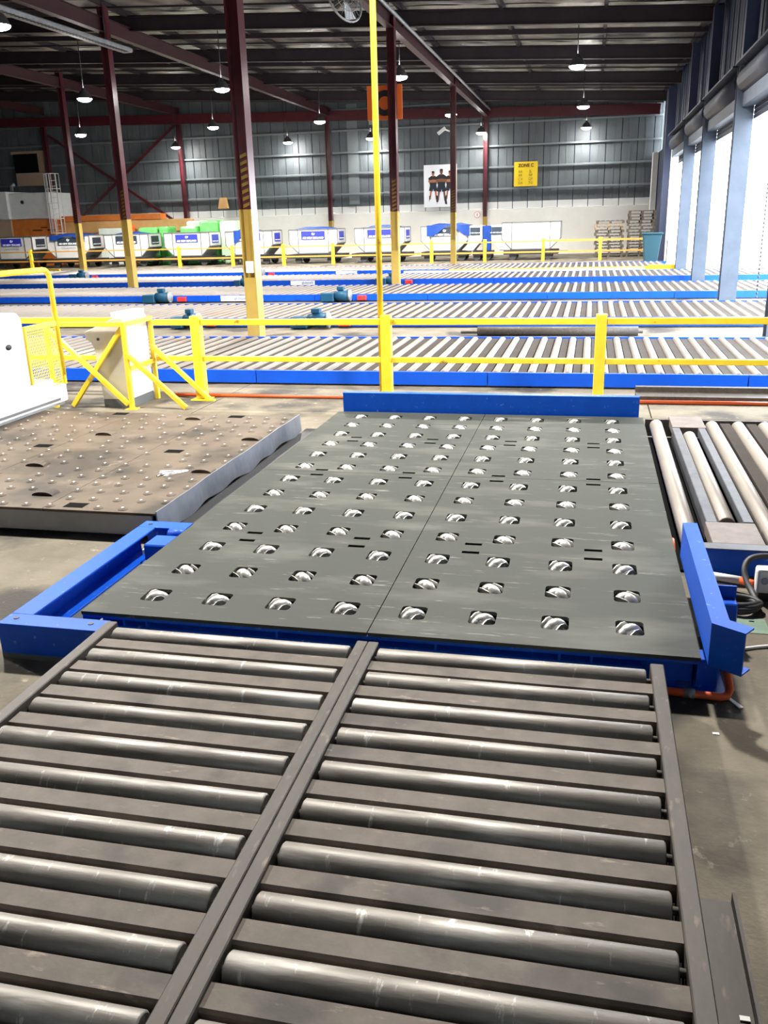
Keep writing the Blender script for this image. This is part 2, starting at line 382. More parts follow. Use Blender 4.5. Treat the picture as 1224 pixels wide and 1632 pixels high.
# ceiling
ce = struct(MB().prism([(-46, roofz(-46) + .12), (4.6, roofz(4.6) + .12), (4.6, roofz(4.6) + .2), (-46, roofz(-46) + .2)], 'y', -12, WY + .3).build('ceiling', 'claddark'))
PX = 2.917
for xi in range(-16, 1):
    x0 = 3.95 + xi * PX
    MB().bar((x0, -12, roofz(x0) - .02), (x0, WY, roofz(x0) - .02), .09, .16).build('purlin', 'darksteel', ce)
foil = []
for k in range(6):
    m = MB(); n = 6; vs = []; fs = []
    for i in range(n + 1):
        for j in range(n + 1):
            u, v = i / n, j / n; sag = -.05 * math.sin(math.pi * u) * math.sin(math.pi * v) + random.uniform(-.02, .02)
            vs.append(((u - .5) * (PX - .12), (v - .5) * 1.95, sag - (u - .5) * (PX - .12) * .052))
    for i in range(n):
        for j in range(n):
            fs.append((i * (n + 1) + j, i * (n + 1) + j + 1, (i + 1) * (n + 1) + j + 1, (i + 1) * (n + 1) + j))
    m.add(vs, fs, True); foil.append(withmat(m.mesh('foil_panel'), 'foil'))
for xi in range(-12, 1):
    for yi in range(0, 19):
        xc = 3.95 + (xi - .5) * PX; yc = 9.6 + yi * 2.035
        inst('foil_panel', foil[random.randrange(6)], ce, (xc, yc, roofz(xc) + .09))
for yb in [-5.8 + 6.1 * k for k in range(9)]:
    a = (-46, yb, roofz(-46) - .26); b = (4.15, yb, roofz(4.15) - .26)
    m = MB().bar(a, b, .02, .44)
    for dz in (-.22, .17):
        m.bar((a[0], yb, a[2] + dz), (b[0], yb, b[2] + dz), .18, .02)
    m.build('rafter', 'darksteel', ce)
    if yb > 5:
        MB().bar((-46, yb + 3.05, roofz(-46) - .14), (4.1, yb + 3.05, roofz(4.1) - .14), .10, .16).build('rafter_light', 'darksteel', ce)
        for dy in (1.5, 4.55):
            MB().bar((-46, yb + dy, roofz(-46) - .12), (4.1, yb + dy, roofz(4.1) - .12), .035, .05).build('batten', 'darksteel', ce)
for xb in (-4.8, -13.5, -22.4, -31.0):
    z = roofz(xb) - .60
    m = MB().box(xb - .01, xb + .01, -12, WY, z - .2, z + .18).box(xb - .11, xb + .11, -12, WY, z - .22, z - .2).box(xb - .11, xb + .11, -12, WY, z + .18, z + .19)
    m.build('roof_beam', 'beammaroon', ce)
z = roofz(-4.8) - .5
MB().tube([(-4.62, 8, z), (-4.62, WY - .2, z)], .05, 8).build('conduit_pipe', 'galv', ce)
MB().bar((-46, WY - .3, 8.45), (4, WY - .3, 7.0), .16, .5).build('end_beam', 'maroon', ce)

# ================================================================== LAMPS
LAMPS = [(-16.2, 26.2, 'far left lamp of the nearest visible lamp row'), (-11.1, 26.0, 'lamp left of the nearest column in the nearest visible lamp row'), (-5.12, 25.8, 'lamp just right of the orange sign column'),
         (.27, 25.9, 'lamp at the right end of the nearest visible lamp row'),
         (-22.9, 37.2, 'lamp above the caged ladder in the second row'), (-16.1, 37.0, 'lamp left of the nearest column in the second row'), (-11.05, 37.0, 'lamp left of the tall yellow pole in the second row'), (-5.2, 37.0, 'lamp in front of the hazard striped column'),
         (.33, 36.7, 'lamp right of centre in the second row'),
         (-22.2, 46.0, 'small far lamp in front of a back wall column where bracing meets'), (-15.7, 46.4, 'small dim far lamp in the middle of the back wall'), (-5.0, 46.2, 'small far lamp beside the back wall column above zone sign'),
         (.38, 46.3, 'small far lamp highest above the pallet stacks'), (-11.0, 46.4, 'small far lamp just beside the tall yellow pole'), (-11.75, 15.2, 'large glaring lamp at the upper left picture corner'),
         (-5.1, 15.0, None), (.3, 15.0, None), (-5.1, 4.0, None), (.3, 4.0, None), (-11.5, 4.0, None)]
def lamp(x, y, lab):
    z = 6.22
    if lab:
        t = thing('high_bay_lamp', 'white high-bay lamp, ' + lab, 'lamp', (x, y, z), 'high-bay ceiling lamps')
        m = MB()
        prof = [(.05, .34), (.07, .26), (.14, .22), (.21, .10), (.25, .0)]
        n = 20; vs = []; fs = []
        for r, h in prof:
            for j in range(n): vs.append((x + r * math.cos(2 * math.pi * j / n), y + r * math.sin(2 * math.pi * j / n), z + h))
        for i in range(len(prof) - 1):
            for j in range(n): fs.append((i * n + j, i * n + (j + 1) % n, (i + 1) * n + (j + 1) % n, (i + 1) * n + j))
        m.add(vs, fs, True); m.build('lamp_shade', 'lampshade', t)
        MB().ell((x, y, z), (.245, .245, .10), 16, 8).build('lamp_glass', 'bulb', t)
        MB().tube([(x, y, z + .32), (x, y, roofz(x) + .13)], .015, 6).build('hanging_rod', 'darksteel', t)
    ld = bpy.data.lights.new('lamp_light', 'SPOT'); ld.energy = LAMP_W * (.25 if y > 45 else 2.5 if y > 30 else 1.0 if y < 12 else 1.1); ld.spot_size = math.radians(150); ld.spot_blend = .6
    ld.shadow_soft_size = .22; ld.color = (1, .96, .90)
    lo = bpy.data.objects.new('lamp_light', ld); COL.objects.link(lo); lo.location = (x, y, z - .08)
for a in LAMPS: lamp(*a)

# ================================================================== CASTOR DECK
deck = thing('castor_deck', 'dark grey castor deck of four panels on a blue frame, in the middle', 'castor deck', (0, 2.2, 0))
X0, X1, Y0, Y1, YS = -1.477, 1.477, -.25, 4.60, 2.405
RY = [(13 - r) * .3651 for r in range(1, 14)]; CXs = [(j - 4.5) * .34 for j in range(1, 9)]
slots = [(sx, sy2 + d) for sx in (-1.02, -.335, .34, 1.025) for sy2 in (.925, 2.385, 3.46) for d in (-.068, .068)]
PW, PH, PR = .064, .074, .022
def panel(x0, x1, y0, y1):
    m = MB(); T = .018; RW, RH = .09, .10
    cells = [(c, r) for c in CXs for r in RY if x0 < c < x1 and y0 < r < y1]
    sl = [(a, b) for a, b in slots if x0 < a < x1]
    xs = {x0, x1}; yb = {y0, y1}
    for c, r in cells: xs |= {c - RW, c + RW}; yb |= {r - RH, r + RH}
    for a, b in sl:
        if y0 < b < y1: xs |= {a - .05, a + .05}; yb |= {b - .018, b + .018}
    def clean(s):
        o = []
        for v in sorted(s):
            if not o or v - o[-1] > 1e-5: o.append(v)
        return o
    xs = clean(xs); yb = clean(yb)
    for i in range(len(xs) - 1):
        for j in range(len(yb) - 1):
            cx_, cy_ = (xs[i] + xs[i + 1]) / 2, (yb[j] + yb[j + 1]) / 2
            if any(abs(cx_ - c) < RW and abs(cy_ - r) < RH for c, r in cells): continue
            if any(abs(cx_ - a) < .05 and abs(cy_ - b) < .018 for a, b in sl): continue
            m.add([(xs[i], yb[j], DZ), (xs[i + 1], yb[j], DZ), (xs[i + 1], yb[j + 1], DZ), (xs[i], yb[j + 1], DZ)], [(0, 1, 2, 3)])
    for c, r in cells:
        inn = []
        for qx, qy, a0 in ((1, 1, 0), (-1, 1, 90), (-1, -1, 180), (1, -1, 270)):
            for k in range(4):
                a = math.radians(a0 + 30 * k)
                inn.append((c + qx * (PW - PR) + PR * math.cos(a), r + qy * (PH - PR) + PR * math.sin(a)))
        out = []
        for (px, py) in inn:
            dx, dy = px - c, py - r; out.append(None)
        n = len(inn)
        corners = [(c + RW, r + RH), (c - RW, r + RH), (c - RW, r - RH), (c + RW, r - RH)]
        for q in range(4):
            k0 = q * 4
            a, b = inn[k0], inn[k0 + 3]
            if q == 0: out[0], out[3] = (c + RW, a[1]), (b[0], r + RH)
            if q == 1: out[4], out[7] = (a[0], r + RH), (c - RW, b[1])
            if q == 2: out[8], out[11] = (c - RW, a[1]), (b[0], r - RH)
            if q == 3: out[12], out[15] = (a[0], r - RH), (c + RW, b[1])
            out[k0 + 1] = corners[q]; out[k0 + 2] = corners[q]
        vs = [(p[0], p[1], DZ) for p in inn] + [(p[0], p[1], DZ) for p in out] + [(p[0], p[1], DZ - T) for p in inn]
        fs = []
        for k in range(n):
            k2 = (k + 1) % n
            if out[k] == out[k2]: fs.append((k, n + k, k2))
            else: fs.append((k, n + k, n + k2, k2))
            fs.append((k, k2, 2 * n + k2, 2 * n + k))
        m.add(vs, fs)
    # slot walls, outer edge
    for a, b in sl:
        if y0 < b < y1:
            q = [(a - .05, b - .018), (a + .05, b - .018), (a + .05, b + .018), (a - .05, b + .018)]
            m.add([(p[0], p[1], DZ) for p in q] + [(p[0], p[1], DZ - T) for p in q], [(k, 4 + k, 4 + (k + 1) % 4, (k + 1) % 4) for k in range(4)])
    q = [(x0, y0), (x1, y0), (x1, y1), (x0, y1)]
    m.add([(p[0], p[1], DZ) for p in q] + [(p[0], p[1], DZ - T) for p in q], [(k, (k + 1) % 4, 4 + (k + 1) % 4, 4 + k) for k in range(4)])
    me = bpy.data.meshes.new('deck_panel'); o = Vector(ORG[deck.name])
    me.from_pydata([tuple(Vector(v) - o) for v in m.v], [], m.f); me.update()
    me.materials.append(M['deck'])
    ob = bpy.data.objects.new('deck_panel', me); COL.objects.link(ob); ob.parent = deck
    bm = bmesh.new(); bm.from_mesh(me); bmesh.ops.remove_doubles(bm, verts=bm.verts, dist=1e-5); bm.to_mesh(me); bm.free()
g = .0025
panel(X0, -g, Y0, YS - g); panel(g, X1, Y0, YS - g); panel(X0, -g, YS + g, Y1); panel(g, X1, YS + g, Y1)
# castors: twin omni wheels turned 45 degrees, alternate rows mirrored
def castor_meshes(ph):
    cage = MB(); roll = MB()
    R = .074; zc = DZ + .019 - R
    for k in range(5):
        a = math.radians(72 * k + ph + 90); rr = R - .033
        roll.ell((0, math.cos(a) * rr, zc + math.sin(a) * rr), (.034, .053, .033), 14, 10, Matrix.Rotation(a - math.pi / 2, 3, 'X'))
    for xx in (-.050, .045):
        n = 18; vs = []; fs = []
        for j in range(n):
            t = 2 * math.pi * j / n; w = 1 + .07 * math.cos(5 * (t - math.radians(ph + 90)))
            for r_ in (.044 * w, .064 * w):
                for dx in (0, .005): vs.append((xx + dx, math.cos(t) * r_, zc + math.sin(t) * r_))
        for j in range(n):
            a = 4 * j; b = 4 * ((j + 1) % n)
            fs += [(a + 2, a + 3, b + 3, b + 2), (a, a + 2, b + 2, b), (a + 1, b + 1, b + 3, a + 3), (a, b, b + 1, a + 1)]
        cage.add(vs, fs)
    cage.tube([(-.056, 0, zc), (.056, 0, zc)], .010, 8)
    return withmat(cage.mesh('castor_fork'), 'castor'), withmat(roll.mesh('barrel_rollers'), 'castor')
CM = [castor_meshes(0), castor_meshes(38)]
for ri, r in enumerate(RY):
    for c in CXs:
        a = math.radians(-48) if ri % 2 == 0 else math.radians(50)
        b = inst('castor', CM[ri % 2][0], deck, (c, r, 0), a + random.uniform(-.06, .06))
        o = inst('barrel_roller', CM[ri % 2][1], b, (c, r, 0), 0.0)
MB().box(X0 + .05, X1 - .05, Y0 + .09, Y1 - .05, .045, .06).build('deck_tray', 'black', deck)
# blue frame below the deck
m = MB().box(X0 + .01, X1 - .005, Y0 + .003, Y0 + .075, DZ - .034, DZ - .0185).box(X0 + .09, X1 - .02, Y0 + .065, Y0 + .075, .05, DZ - .034).box(X0 + .09, X1 - .24, Y0 + .006, Y0 + .065, .118, .132).box(X0 + .09, X1 - .24, Y0 + .006, Y0 + .016, .05, .118)
m.build('front_beam', 'blue', deck, bevel=.0015)
for xx in (-1.25, -1.13, -.45, .32, .88, 1.02):
    MB().box(xx - .006, xx + .006, Y0 + .008, Y0 + .064, .1325, DZ - .0345).build('stiffener', 'blue', deck)
MB().box(X0 + .005, X0 + .012, Y0, Y1, .09, DZ - .0185).build('side_beam', 'blue', deck)
MB().box(X1 - .012, X1 - .005, Y0, Y1, .06, DZ - .0185).build('side_beam', 'blue', deck)
MB().box(X0, X1, Y1 - .02, Y1 - .012, .05, DZ - .0185).build('back_beam', 'blue', deck)
for (a, b, yy) in ((1.27, 1.395, -.175), (1.465, 1.565, -.165), (-1.42, -1.32, -.16), (-1.42, -1.32, 4.4), (1.3, 1.42, 4.4)):
    MB().box(a, b, yy, yy + .10, .012, DZ - .05).build('pedestal', 'blue', deck, bevel=.003)
MB().box(1.24, 1.60, -.205, .12, 0, .012).build('foot_plate', 'blue', deck)
MB().box(-1.825, -1.49, 1.18, 4.58, .004, .02).build('dark_gap_strip', 'rubber', deck)  # dark strip added only to darken the gap beside the platform
# end stop
es = MB().box(-1.44, 1.44, 4.64, 4.652, .05, .385).box(-1.44, 1.44, 4.652, 4.72, .373, .385)
tag(es.build('end_stop_rail', 'blue', bevel=.003, loc=(0, 4.65, .05)), 'long blue steel end stop along the far edge of the castor deck', 'end stop')

# guide rail on the right, splayed near end
def guide():
    m = MB(); zb, zt = .205, .40
    path = [(1.495, .97), (1.495, -.32), (1.615, -.402)]
    def off(d):
        n1 = Vector((1, 0)); dirw = (Vector(path[2]) - Vector(path[1])).normalized(); n2 = Vector((-dirw.y, dirw.x))
        if n2.x < 0: n2 = -n2
        b = (n1 + n2).normalized(); k = d / b.dot(n1)
        return [Vector(path[0]) + n1 * d, Vector(path[1]) + b * k, Vector(path[2]) + n2 * d]
    def strip(d0, d1, z0, z1):
        A, B = off(d0), off(d1)
        for i in (0, 1):
            q = [A[i], A[i + 1], B[i + 1], B[i]]
            m.add([(p.x, p.y, z0) for p in q] + [(p.x, p.y, z1) for p in q],
                  [(0, 1, 2, 3), (7, 6, 5, 4), (0, 4, 5, 1), (1, 5, 6, 2), (2, 6, 7, 3), (3, 7, 4, 0)])
    strip(0, .008, zb, zt); strip(.008, .075, zt - .008, zt); strip(.008, .075, zb, zb + .008)
    return m
gr = thing('guide_rail', 'blue channel guide rail with splayed end on the right deck edge', 'guide rail', (1.5, .3, .0))
guide().build('rail_channel', 'blue', gr)
MB().box(1.575, 1.70, .28, .46, .06, .23).build('bracket', 'blue', gr, bevel=.006)
MB().prism([(1.575, .36), (1.70, .36), (1.70, .372), (1.575, .372)], 'z', .23, .29).build('gusset', 'blue', gr)
MB().box(1.575, 1.70, .28, .46, 0.0, .06).build('foot', 'blue', gr)

# left blue frame
lf = thing('corner_guard', 'blue U-shaped steel channel frame at the left front corner of the deck', 'frame', (-1.6, .3, 0))
zt = .19; zb = .03
MB().box(-1.83, -1.71, -.31, 1.02, zt - .012, zt).box(-1.83, -1.82, -.31, 1.02, zb, zt - .012).box(-1.82, -1.71, -.31, 1.02, zb, zb + .012).build('left_channel', 'blue', lf, bevel=.002)
MB().box(-1.83, -1.28, -.43, -.31, zt - .012, zt).box(-1.83, -1.28, -.43, -.42, zb, zt - .012).box(-1.83, -1.28, -.42, -.31, zb, zb + .012).build('near_channel', 'blue', lf, bevel=.002)
MB().box(-1.83, -1.50, 1.02, 1.14, zt - .012, zt).box(-1.83, -1.50, 1.13, 1.14, zb, zt - .012).build('far_channel', 'blue', lf, bevel=.002)
MB().box(-1.83, -1.30, -.43, 1.14, .0, zb).build('footing', 'plinth', lf)
m = MB()
for p in ((-1.77, -.36), (-1.36, -.36), (-1.77, 1.08)): m.disc((p[0], p[1], zt + .0015), .014, 'z', 12, .003)
m.build('bolt_hole', 'inkblack', lf)
bx = thing('drive_unit', 'blue drive box and motor inside the left blue frame', 'drive', (-1.55, .85, .0))
MB().box(-1.64, -1.49, .72, .90, .08, .188).build('gear_housing', 'blue', bx, bevel=.008)
MB().tube([(-1.60, 1.0, .15), (-1.49, 1.0, .15)], .045, 12).box(-1.62, -1.5, .93, 1.06, .045, .13).build('motor', 'blue', bx)
MB().box(-1.655, -1.64, .73, .76, .12, .15).build('clip', 'white', bx)
MB().box(-1.66, -1.48, .70, 1.08, .03, .079).build('mounting_plate', 'blue', bx)

# ================================================================== FRONT CONVEYORS
def front_conv(x0, x1, label, bl, br):
    t = thing('roller_conveyor', label, 'conveyor', ((x0 + x1) / 2, -1.4, 0), 'roller conveyors in front of the castor deck')
    r = .050; L = x1 - x0
    rm = MB()
    n = 24
    rm.tube([(x, 0, 0) for x in (-L / 2, -L / 2 + .006, L / 2 - .006, L / 2)], [r - .006, r, r, r - .006], n)
    rm.tube([(-L / 2 - .03, 0, 0), (L / 2 + .03, 0, 0)], .012, 8)
    rme = withmat(rm.mesh('roller'), 'roller')
    for poly in rme.polygons: poly.use_smooth = abs(poly.normal.x) < .9
    sm_ = withmat(MB().prism([(-.042, -.012), (-.036, 0), (.042, 0), (.042, -.004), (-.032, -.004), (-.038, -.014), (-.038, -.06), (-.042, -.06)], 'x', -L / 2 - .02, L / 2 + .02).mesh('cover_strip'), 'strip')
    for k in range(11):
        yc = -.405 - .2203 * k
        inst('roller', rme, t, ((x0 + x1) / 2, yc, DZ - r))
        if k < 10:
            o = inst('cover_strip', sm_, t, ((x0 + x1) / 2, yc - .111, DZ - .022 + random.uniform(-.002, .002)))
    for a, b in ((bl), (br)):
        MB().box(a, b, -2.78, -.325, .0, DZ - .004).build('side_beam', 'beamsteel', t, bevel=.004)
    MB().box(x0 - .03, x1 + .03, -2.7, -.35, .0, .012).build('bottom_tray', 'black', t)
    return t
front_conv(-1.208, -.045, 'left lane of dark steel rollers leading to the castor deck', (-1.29, -1.235), (-.028, .022))
front_conv(.088, 1.242, 'right lane of dark steel rollers leading to the castor deck', (.0245, .074), (1.262, 1.318))
tag(MB().box(1.335, 1.455, -2.75, -1.50, 0, .012).box(1.445, 1.455, -2.75, -1.50, .012, .05).build('floor_angle', 'beamsteel', loc=(1.4, -2, 0)), 'dark steel angle with bright edge on the floor beside the right lane', 'steel angle')

# ================================================================== RIGHT SIDE CONVEYOR (rollers run away from the camera)
rc = thing('side_conveyor', 'roller conveyor with long pale rollers right of the castor deck', 'conveyor', (2.7, 2.9, 0))
def yroller(L, r, n=20, mname='rollery'):
    m = MB().tube([(0, y, 0) for y in (-L / 2, -L / 2 + .008, L / 2 - .008, L / 2)], [r - .008, r, r, r - .008], n)
    m.tube([(0, -L / 2 - .04, 0), (0, L / 2 + .04, 0)], .015, 8)
    return withmat(m.mesh('roller'), mname)
rl = yroller(3.2, .058, 20, 'rollermid'); rs = yroller(2.38, .057, 20, 'rollermid')
inst('roller', rl, rc, (1.594, 2.96, DZ - .064)); inst('roller', rs, rc, (1.845, 2.92, DZ - .064))
for k in range(9):
    inst('roller', rl, rc, (2.083 + .226 * k, 2.95, DZ - .064))
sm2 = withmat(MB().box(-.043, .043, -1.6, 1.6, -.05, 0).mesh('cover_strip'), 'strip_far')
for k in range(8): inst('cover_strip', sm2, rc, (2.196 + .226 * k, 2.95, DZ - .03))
MB().box(1.71, 1.775, 1.63, 4.235, .06, DZ - .008).build('channel_beam', 'channel', rc, bevel=.004)
MB().box(1.93, 1.99, 1.65, 4.24, .12, DZ - .008).build('channel_beam', 'channel', rc, bevel=.004)
MB().box(1.70, 1.99, 1.24, 1.62, .12, DZ - .005).build('cover_plate', 'coverplate', rc, bevel=.003)
MB().box(1.715, 2.0, 4.245, 4.70, .12, DZ - .005).build('cover_plate', 'coverplate', rc, bevel=.003)
MB().box(1.60, 3.9, 1.16, 1.20, .025, DZ - .01).build('end_beam', 'blue', rc, bevel=.004)
MB().box(1.60, 3.9, 1.14, 1.235, DZ - .0095, DZ - .004).build('edge_trim', 'channel', rc)
MB().box(1.50, 3.9, 4.61, 4.64, .02, DZ - .02).build('end_beam', 'beamsteel', rc)
MB().box(1.50, 3.9, 1.24, 4.6, .0, .015).build('bottom_tray', 'black', rc)

# ================================================================== LEFT BALL PLATFORM
bp = thing('ball_platform', 'low brown steel platform studded with ball transfers at left', 'ball platform', (-3.4, 2.9, 0))
for a, b in ((-5.6, -4.52), (-4.515, -3.62), (-3.615, -2.70), (-2.695, -1.845)):
    MB().box(a, b, 1.285, 4.395, DZ - .03, DZ - .012).build('top_plate', 'plate', bp, bevel=.002)
MB().box(-5.6, -1.87, 1.285, 1.30, .03, DZ - .031).build('front_skirt', 'skirt', bp)
MB().box(-5.6, -1.9, 1.33, 4.35, 0, .03).build('footing', 'inkblack', bp)
n = 40; vs = []; fs = []
for i in range(n + 1):
    yy = 1.28 + 3.12 * i / n
    wv = .008 * math.sin(i * .35) + .004 * math.sin(i * .9 + 1)
    for (xx, z_) in ((-1.850 + wv * .6, DZ + .004), (-1.842 + wv * .6, DZ + .004), (-1.835 + wv * 1.6, .03 + .01 * math.sin(i * .8)), (-1.848 + wv * 1.6, .03 + .01 * math.sin(i * .8))):
        vs.append((xx + .012, yy, z_))
for i in range(n):
    for k in range(4): fs.append((4 * i + k, 4 * i + (k + 1) % 4, 4 * (i + 1) + (k + 1) % 4, 4 * (i + 1) + k))
fs += [(0, 1, 2, 3), (4 * n + 3, 4 * n + 2, 4 * n + 1, 4 * n)]
MB().add(vs, fs, False).build('side_skirt', 'skirtlight', bp)['label'] = 'light grey dented side skirt'
bm_ = MB()
prof = [(.036, 0), (.033, .005), (.020, .008), (.017, .012), (.011, .015), (.005, .018), (.0, .0185)]
nn = 10; vs = []; fs = []
for r_, h in prof:
    for j in range(nn): vs.append((r_ * math.cos(2 * math.pi * j / nn), r_ * math.sin(2 * math.pi * j / nn), h))
for i in range(len(prof) - 1):
    for j in range(nn): fs.append((i * nn + j, i * nn + (j + 1) % nn, (i + 1) * nn + (j + 1) % nn, (i + 1) * nn + j))
ball = bm_.add(vs, fs, True).mesh('ball_transfer'); ball.materials.append(M['plate']); ball.materials.append(M['castor'])
for p_ in ball.polygons:
    if p_.center.z > .0155: p_.material_index = 1  # steel ball, kept bright at the tip alone to paint its glint
caps = [(-3.415, 3.436), (-2.845, 4.158), (-3.413, 2.341), (-2.868, 1.605), (-1.95, 2.331), (-1.95, 3.396)]
holes = [(-2.492, 1.386), (-2.473, 2.903), (-3.759, 2.951), (-3.741, 4.32), (-2.461, 4.30)]
for i in range(15):
    for j in range(17):
        x = -1.925 - .1855 * i + (.045 if j % 2 else 0); y = 1.345 + .180 * j
        if any(abs(x - a) < .15 and abs(y - b) < .12 for a, b in caps + holes) or random.random() < .10: continue
        inst('ball_transfer', ball, bp, (x, y, DZ - .012))
cap = MB()
vs = []; fs = []
for i in range(9):
    a = math.pi * i / 8
    for yy in (-.05, .05): vs.append((.085 * math.cos(a), yy, .028 * math.sin(a)))
for i in range(8): fs.append((2 * i, 2 * i + 1, 2 * i + 3, 2 * i + 2))
fs += [tuple(range(0, 18, 2)), tuple(range(17, 0, -2))]
capm = withmat(cap.add(vs, fs).mesh('domed_stop'), 'plate')
for a, b in caps: inst('domed_stop', capm, bp, (a, b, DZ - .012))
hm = withmat(MB().box(-.075, .075, -.05, .05, -.001, .0015).mesh('dark_recess'), 'black')  # flat black patch, the shade inside a hole put into its colour
for a, b in holes: inst('dark_recess', hm, bp, (a, b, DZ - .012))
# crumpled plastic scrap on platform
m = MB(); p0 = Vector((-2.15, 2.22, DZ - .008))
pts = [p0 + Vector((random.uniform(-.14, .08), random.uniform(-.1, .1), random.uniform(0, .02))) for _ in range(14)]
m.tube(pts, .006, 5); tag(m.build('plastic_scrap', 'ink', loc=p0), 'crumpled white plastic scrap lying on the ball platform', 'scrap')

# ================================================================== WHITE MACHINE on the platform
mc = thing('transfer_machine', 'white transfer machine with yellow guard and handrail at the left picture edge', 'machine', (-5.3, 3.6, DZ))
xr = -4.66
b0 = .19
MB().prism([(2.4, b0 + .30), (4.22, b0 + .30), (4.22, 1.16), (4.16, 1.235), (2.4, 1.235)], 'x', -6.2, xr).build('upper_body', 'machine', mc, bevel=.03, seg=3)
MB().box(-6.2, xr + .01, 2.4, 4.60, b0 + .22, b0 + .299).build('body_step', 'machine', mc, bevel=.01)
MB().box(-6.2, xr + .015, 2.4, 4.82, b0 + .03, b0 + .219).build('skirt_panel', 'machine', mc, bevel=.01)
MB().box(-6.2, xr + .028, 2.4, 4.66, b0 + .06, b0 + .085).build('trim_rail', 'aluedge', mc, bevel=.003)
MB().box(-6.2, xr - .02, 2.4, 4.8, b0, b0 + .03).build('base', 'galv', mc)
MB().ell((xr + .005, 3.93, .92), (.018, .045, .028), 12, 8).build('handle', 'inkblack', mc)
m = MB()
y0_, y1_, za, zz = 4.24, 4.80, .50, 1.04
for i in range(20): m.box(xr - .006, xr - .002, y0_ + (y1_ - y0_) * i / 19 - .0035, y0_ + (y1_ - y0_) * i / 19 + .0035, za if y0_ + (y1_ - y0_) * i / 19 < 4.61 else .42, zz)
for i in range(19): m.box(xr - .003, xr + .001, y0_, y1_, za + (zz - za) * i / 18 - .0035, za + (zz - za) * i / 18 + .0035)
for i in range(3): m.box(xr - .003, xr + .001, 4.61, y1_, .42 + .028 * i - .006, .42 + .028 * i + .006)
o = m.build('mesh_guard', 'yellow', mc); o['kind'] = 'stuff'
m = MB().bar((xr, y0_ - .02, zz + .02), (xr, y1_ + .04, zz + .02), .03, .05).bar((xr, y1_ + .02, .40), (xr, y1_ + .02, zz + .045), .03, .04).bar((xr, y0_ - .01, .49), (xr, y0_ - .01, zz), .03, .03)
m.build('guard_frame', 'yellow', mc)
pts = [(xr, 4.82, .5), (xr, 4.80, 1.52)] + [(xr, 4.80 - .10 * (1 - math.cos(a)), 1.52 + .10 * math.sin(a)) for a in [math.pi / 2 * i / 5 for i in range(1, 6)]] + [(xr, 2.5, 1.62)]
MB().tube(pts, .028, 12).build('handrail', 'yellow', mc)

# ================================================================== YELLOW FENCE near
fe = thing('safety_fence', 'near yellow steel safety fence with two rails in front of the roller beds', 'fence', (0, 6.07, 0))
for x in (-3.62, -1.30, 1.075, 3.5):
    MB().box(x - .058, x + .058, 6.02, 6.135, .012, 1.0).build('post', 'yellow', fe, bevel=.006)
    MB().box(x - .11, x + .11, 5.97, 6.185, 0, .012).build('base_plate', 'yellow', fe)
for z, h in ((.925, .07), (.495, .06)):
    for a, b in ((-4.17, -3.68), (-3.56, -1.36), (-1.24, 1.015), (1.135, 3.44)):
        MB().box(a, b, 6.05, 6.10, z - h / 2, z + h / 2).build('rail', 'yellow', fe, bevel=.004)
for z, h in ((.95, .07), (.495, .06)):
    MB().box(-8.5, -5.25, 6.05, 6.10, z - h / 2, z + h / 2).build('rail', 'yellow', fe, bevel=.004)
    MB().box(-5.25, -4.28, 6.05, 6.10, z - h / 2, z + h / 2).build('rail', 'yellow', fe, bevel=.004)
MB().box(-8.5, -8.4, 6.02, 6.13, 0, 1.0).build('post', 'yellow', fe)
tag(MB().tube([(-1.39, 6.19, .0), (-1.375, 6.19, 7.9)], .034, 12).build('tall_pole', 'yellow', loc=(-1.38, 6.1, 0)), 'tall thin yellow pole rising to the roof beside the middle fence post', 'pole')
gt = thing('gate_guard', 'yellow braced guard frame around the grey control console', 'guard frame', (-4.5, 5.6, 0))
def S(name, p, q, w=.05): MB().bar(p, q, w, w).build(name, 'yellow', gt, bevel=.003)
S('post', (-4.215, 5.42, 0), (-4.215, 5.42, 1.0)); S('post', (-4.215, 6.075, 0), (-4.215, 6.075, 1.0)); S('post', (-5.2, 5.42, 0), (-5.2, 5.42, 1.0))
S('top_rail', (-5.175, 5.42, .975), (-4.24, 5.42, .975)); S('top_rail', (-4.215, 5.445, .975), (-4.215, 6.05, .975))
S('mid_rail', (-4.215, 5.445, .47), (-4.215, 6.05, .47))
S('cross_brace', (-5.17, 5.40, .93), (-4.25, 5.40, .06)); S('cross_brace', (-4.25, 5.445, .93), (-4.99, 5.445, .02))
S('stay', (-4.19, 5.42, .62), (-3.55, 5.45, .02)); S('stay', (-4.19, 6.0, .66), (-3.5, 6.0, .02))
MB().box(-4.28, -4.15, 5.36, 5.48, 0, .01).build('foot_plate', 'yellow', gt); MB().box(-3.56, -3.42, 5.95, 6.0, 0, .02).build('foot_plate', 'yellow', gt)
cb = thing('control_console', 'cream and grey control console with slanted top behind the yellow guard frame', 'console', (-4.5, 5.8, 0))
MB().prism([(-4.60, .10), (-4.25, .10), (-4.25, 1.04), (-4.36, 1.04), (-4.74, .88), (-4.74, .80), (-4.68, .77), (-4.645, .70)], 'y', 5.475, 6.045).build('cabinet_body', 'cream', cb, bevel=.006)
MB().box(-4.249, -4.243, 5.49, 6.035, .11, 1.03).build('side_panel', 'white', cb)
MB().box(-4.40, -4.245, 5.50, 6.02, 1.041, 1.10).build('top_cover', 'white', cb, bevel=.006)
MB().box(-4.60, -4.25, 5.475, 6.045, 0, .0995).build('plinth', 'plinth', cb)
MB().disc((-4.58, 5.472, .80), .016, 'y', 12, .006).build('key_switch', 'inkblack', cb)

